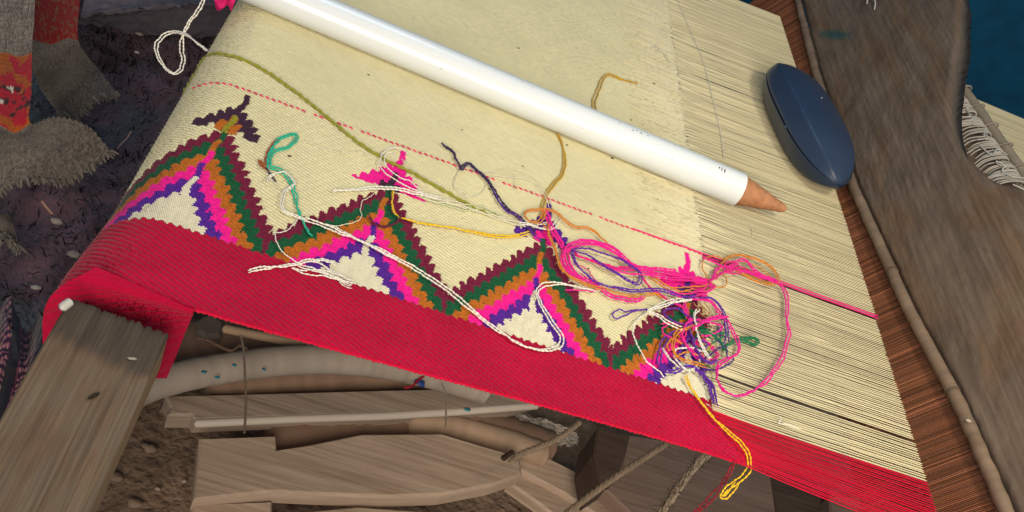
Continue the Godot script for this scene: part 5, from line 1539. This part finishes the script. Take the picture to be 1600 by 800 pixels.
	yarn("pink_yarn", "pink snarl at the heart of the knot on the warp", Color(0.72, 0.012, 0.23), [139.5,5.6,-35.9, 146.4,5.6,-45.2, 152.6,5.6,-52.3, 158.7,5.6,-56.6, 163.6,5.6,-63.8, 160.9,5.6,-65.9, 155.1,5.6,-60.3, 153.3,5.6,-54, 158.4,5.6,-54.4, 166.2,5.6,-60.2], 0.60, 2, 0.90, 0.00)
	yarn("pink_yarn", "pink strand from the knot back under the fourth arrowhead", Color(0.80, 0.014, 0.30), [142.1,4,-38.8, 140,4,-32.6, 144.2,4,-35.2, 140.6,4,-28.9, 132.2,4,-22.4, 121.1,4,-14.7, 113.3,4,-12.3, 106.8,4,-12.4], 0.58, 2, 0.90, 0.00)
	yarn("pink_yarn", "pink strand lying across the fourth arrowhead", Color(0.80, 0.014, 0.30), [106.4,3.6,-30.6, 115.1,3.6,-32.2, 124.3,3.6,-33.3, 132.9,3.6,-37.5, 139.8,3.6,-37.4], 0.55, 2, 1.00, 0.00)
	yarn("pink_yarn", "pink strands curving below the fourth arrowhead's right side", Color(0.72, 0.012, 0.23), [123,3.2,-32.5, 129.8,3.2,-33.1, 135.8,3.2,-34.7, 139.5,3.2,-32.5, 135,3.2,-26.5, 127.9,3.2,-22.5], 0.50, 2, 1.20, 0.00)
	yarn("cream_yarn", "little tuft of cream ends on the cloth above the rod", Color(0.70, 0.66, 0.50), [109.7,0.8,-349.1, 115.1,0.8,-353.1, 121.4,0.8,-360.2, 125.2,0.8,-358.2, 122.8,0.8,-351.6, 120.4,0.8,-354.6, 125.7,0.8,-356.1, 130.4,0.8,-348.8, 133,0.8,-338.8], 0.42, 2, 0.80, 0.00)
	yarn("cream_yarn", "pale snag of thread on the warp right of the rod tip", Color(0.70, 0.66, 0.50), [185.4,0.6,-133.4, 187.2,0.6,-126.4, 186.9,0.6,-117, 185.1,0.6,-111.4], 0.26, 1, 0.80, 0.00)
	yarn("cream_yarn", "tiny cream snag at the cloth edge above the rod", Color(0.70, 0.66, 0.50), [120.3,0.6,-232.9, 124.1,0.6,-237.3, 126.1,0.6,-231.7, 122.1,0.6,-225.3], 0.34, 1, 0.80, 0.00)
	yarn("pale_weft_yarn", "single pale weft pick lying across the bare warp beyond the rod", Color(0.76, 0.73, 0.66), [152.4,1.2,-482.7, 161.7,1.2,-423.3, 170.3,1.2,-368.8, 173.2,1.2,-308.5, 175,1.2,-257.1, 173.6,1.2,-208.1], 0.30, 1, 0.80, 0.00)
	yarn("cream_yarn", "pale knotted thread across the lower warp near the red", Color(0.76, 0.73, 0.66), [177.5,1.6,65.7, 179.4,1.6,68.1, 177.3,1.6,72.4, 182.9,1.6,70.8, 188.2,1.6,70.9, 192.6,1.6,71.3], 0.40, 1, 0.80, 0.00)
	yarn("purple_yarn", "curled purple yarn in the upper left of the tangle beside the white arch", Color(0.115, 0.022, 0.33), [113.8,3.5,14.9, 109.7,3.5,15, 101.9,4.3,10.4, 112.3,3.2,0.9, 117.7,3.1,3.2, 125.7,4.4,9.3, 112.9,3.3,15.7], 0.60, 1, 0.80, 0.00)
	yarn("pink_yarn", "curled pink yarn in the upper right of the tangle at the fell", Color(0.80, 0.014, 0.30), [123.7,3.6,15.3, 120.6,4.5,8.7, 133.3,4.6,5.5, 144.6,4.5,5.2, 135.8,3.9,16.2, 128.2,3.3,18.4, 125.7,2.7,13.6], 0.60, 1, 0.80, 0.00)
	yarn("orange_yarn", "curled orange yarn in the left side of the tangle over the orange weave", Color(0.62, 0.22, 0.03), [104.2,4,44, 102.7,4.2,39.9, 107.4,4.6,32, 113.5,3.1,32.5, 121.8,3.1,34, 113.3,3.6,42, 106.5,4.6,50.1], 0.60, 1, 0.80, 0.00)
	yarn("purple_yarn", "curled violet yarn in the middle of the tangle under the doubled white", Color(0.115, 0.022, 0.33), [111,4,41.7, 118.4,3,27.5, 125.3,3.4,23.7, 133,2.6,24.3, 128.1,4.3,31.9, 123.2,2.8,35.4, 114.7,3.1,34.3], 0.60, 1, 0.80, 0.00)
	yarn("green_yarn", "curled green yarn in the right flank of the tangle over bare warp", Color(0.008, 0.17, 0.07), [133.8,2.9,31.6, 122.9,3.5,29.4, 129.5,3.1,14.6, 136.7,3.5,14.2, 148.4,4.4,9.4, 139,3.2,19.9, 134.9,3.1,24.5], 0.60, 1, 0.80, 0.00)
	yarn("white_yarn", "curled white yarn in the lower middle of the tangle above the white triangle", Color(0.76, 0.73, 0.66), [125.5,4.3,35.2, 124.6,2.8,44.3, 116.4,4.6,55.7, 108.1,4,50, 109.5,4.4,40.5, 121.3,4.1,34.1, 129.7,4.7,36.1], 0.60, 1, 0.80, 0.00)
	yarn("purple_yarn", "curled indigo yarn in the lower right of the tangle by the green end", Color(0.06, 0.02, 0.19), [151.3,2.7,26.9, 147.2,3.9,36.4, 133.8,3.1,47.2, 126.8,2.6,45.3, 133.6,4.4,34.1, 144.9,3.8,22, 145.2,4.1,32.9], 0.60, 1, 0.80, 0.00)
	yarn("pink_yarn", "curled magenta yarn in the left of the tangle crossing the green weave", Color(0.72, 0.012, 0.23), [99.7,4.5,22.1, 109.7,3.4,16.1, 119.3,2.6,14.6, 114,2.8,28.7, 102.3,4.3,31.1, 100.8,3.7,25.5, 107.6,2.9,17.1], 0.60, 1, 0.80, 0.00)
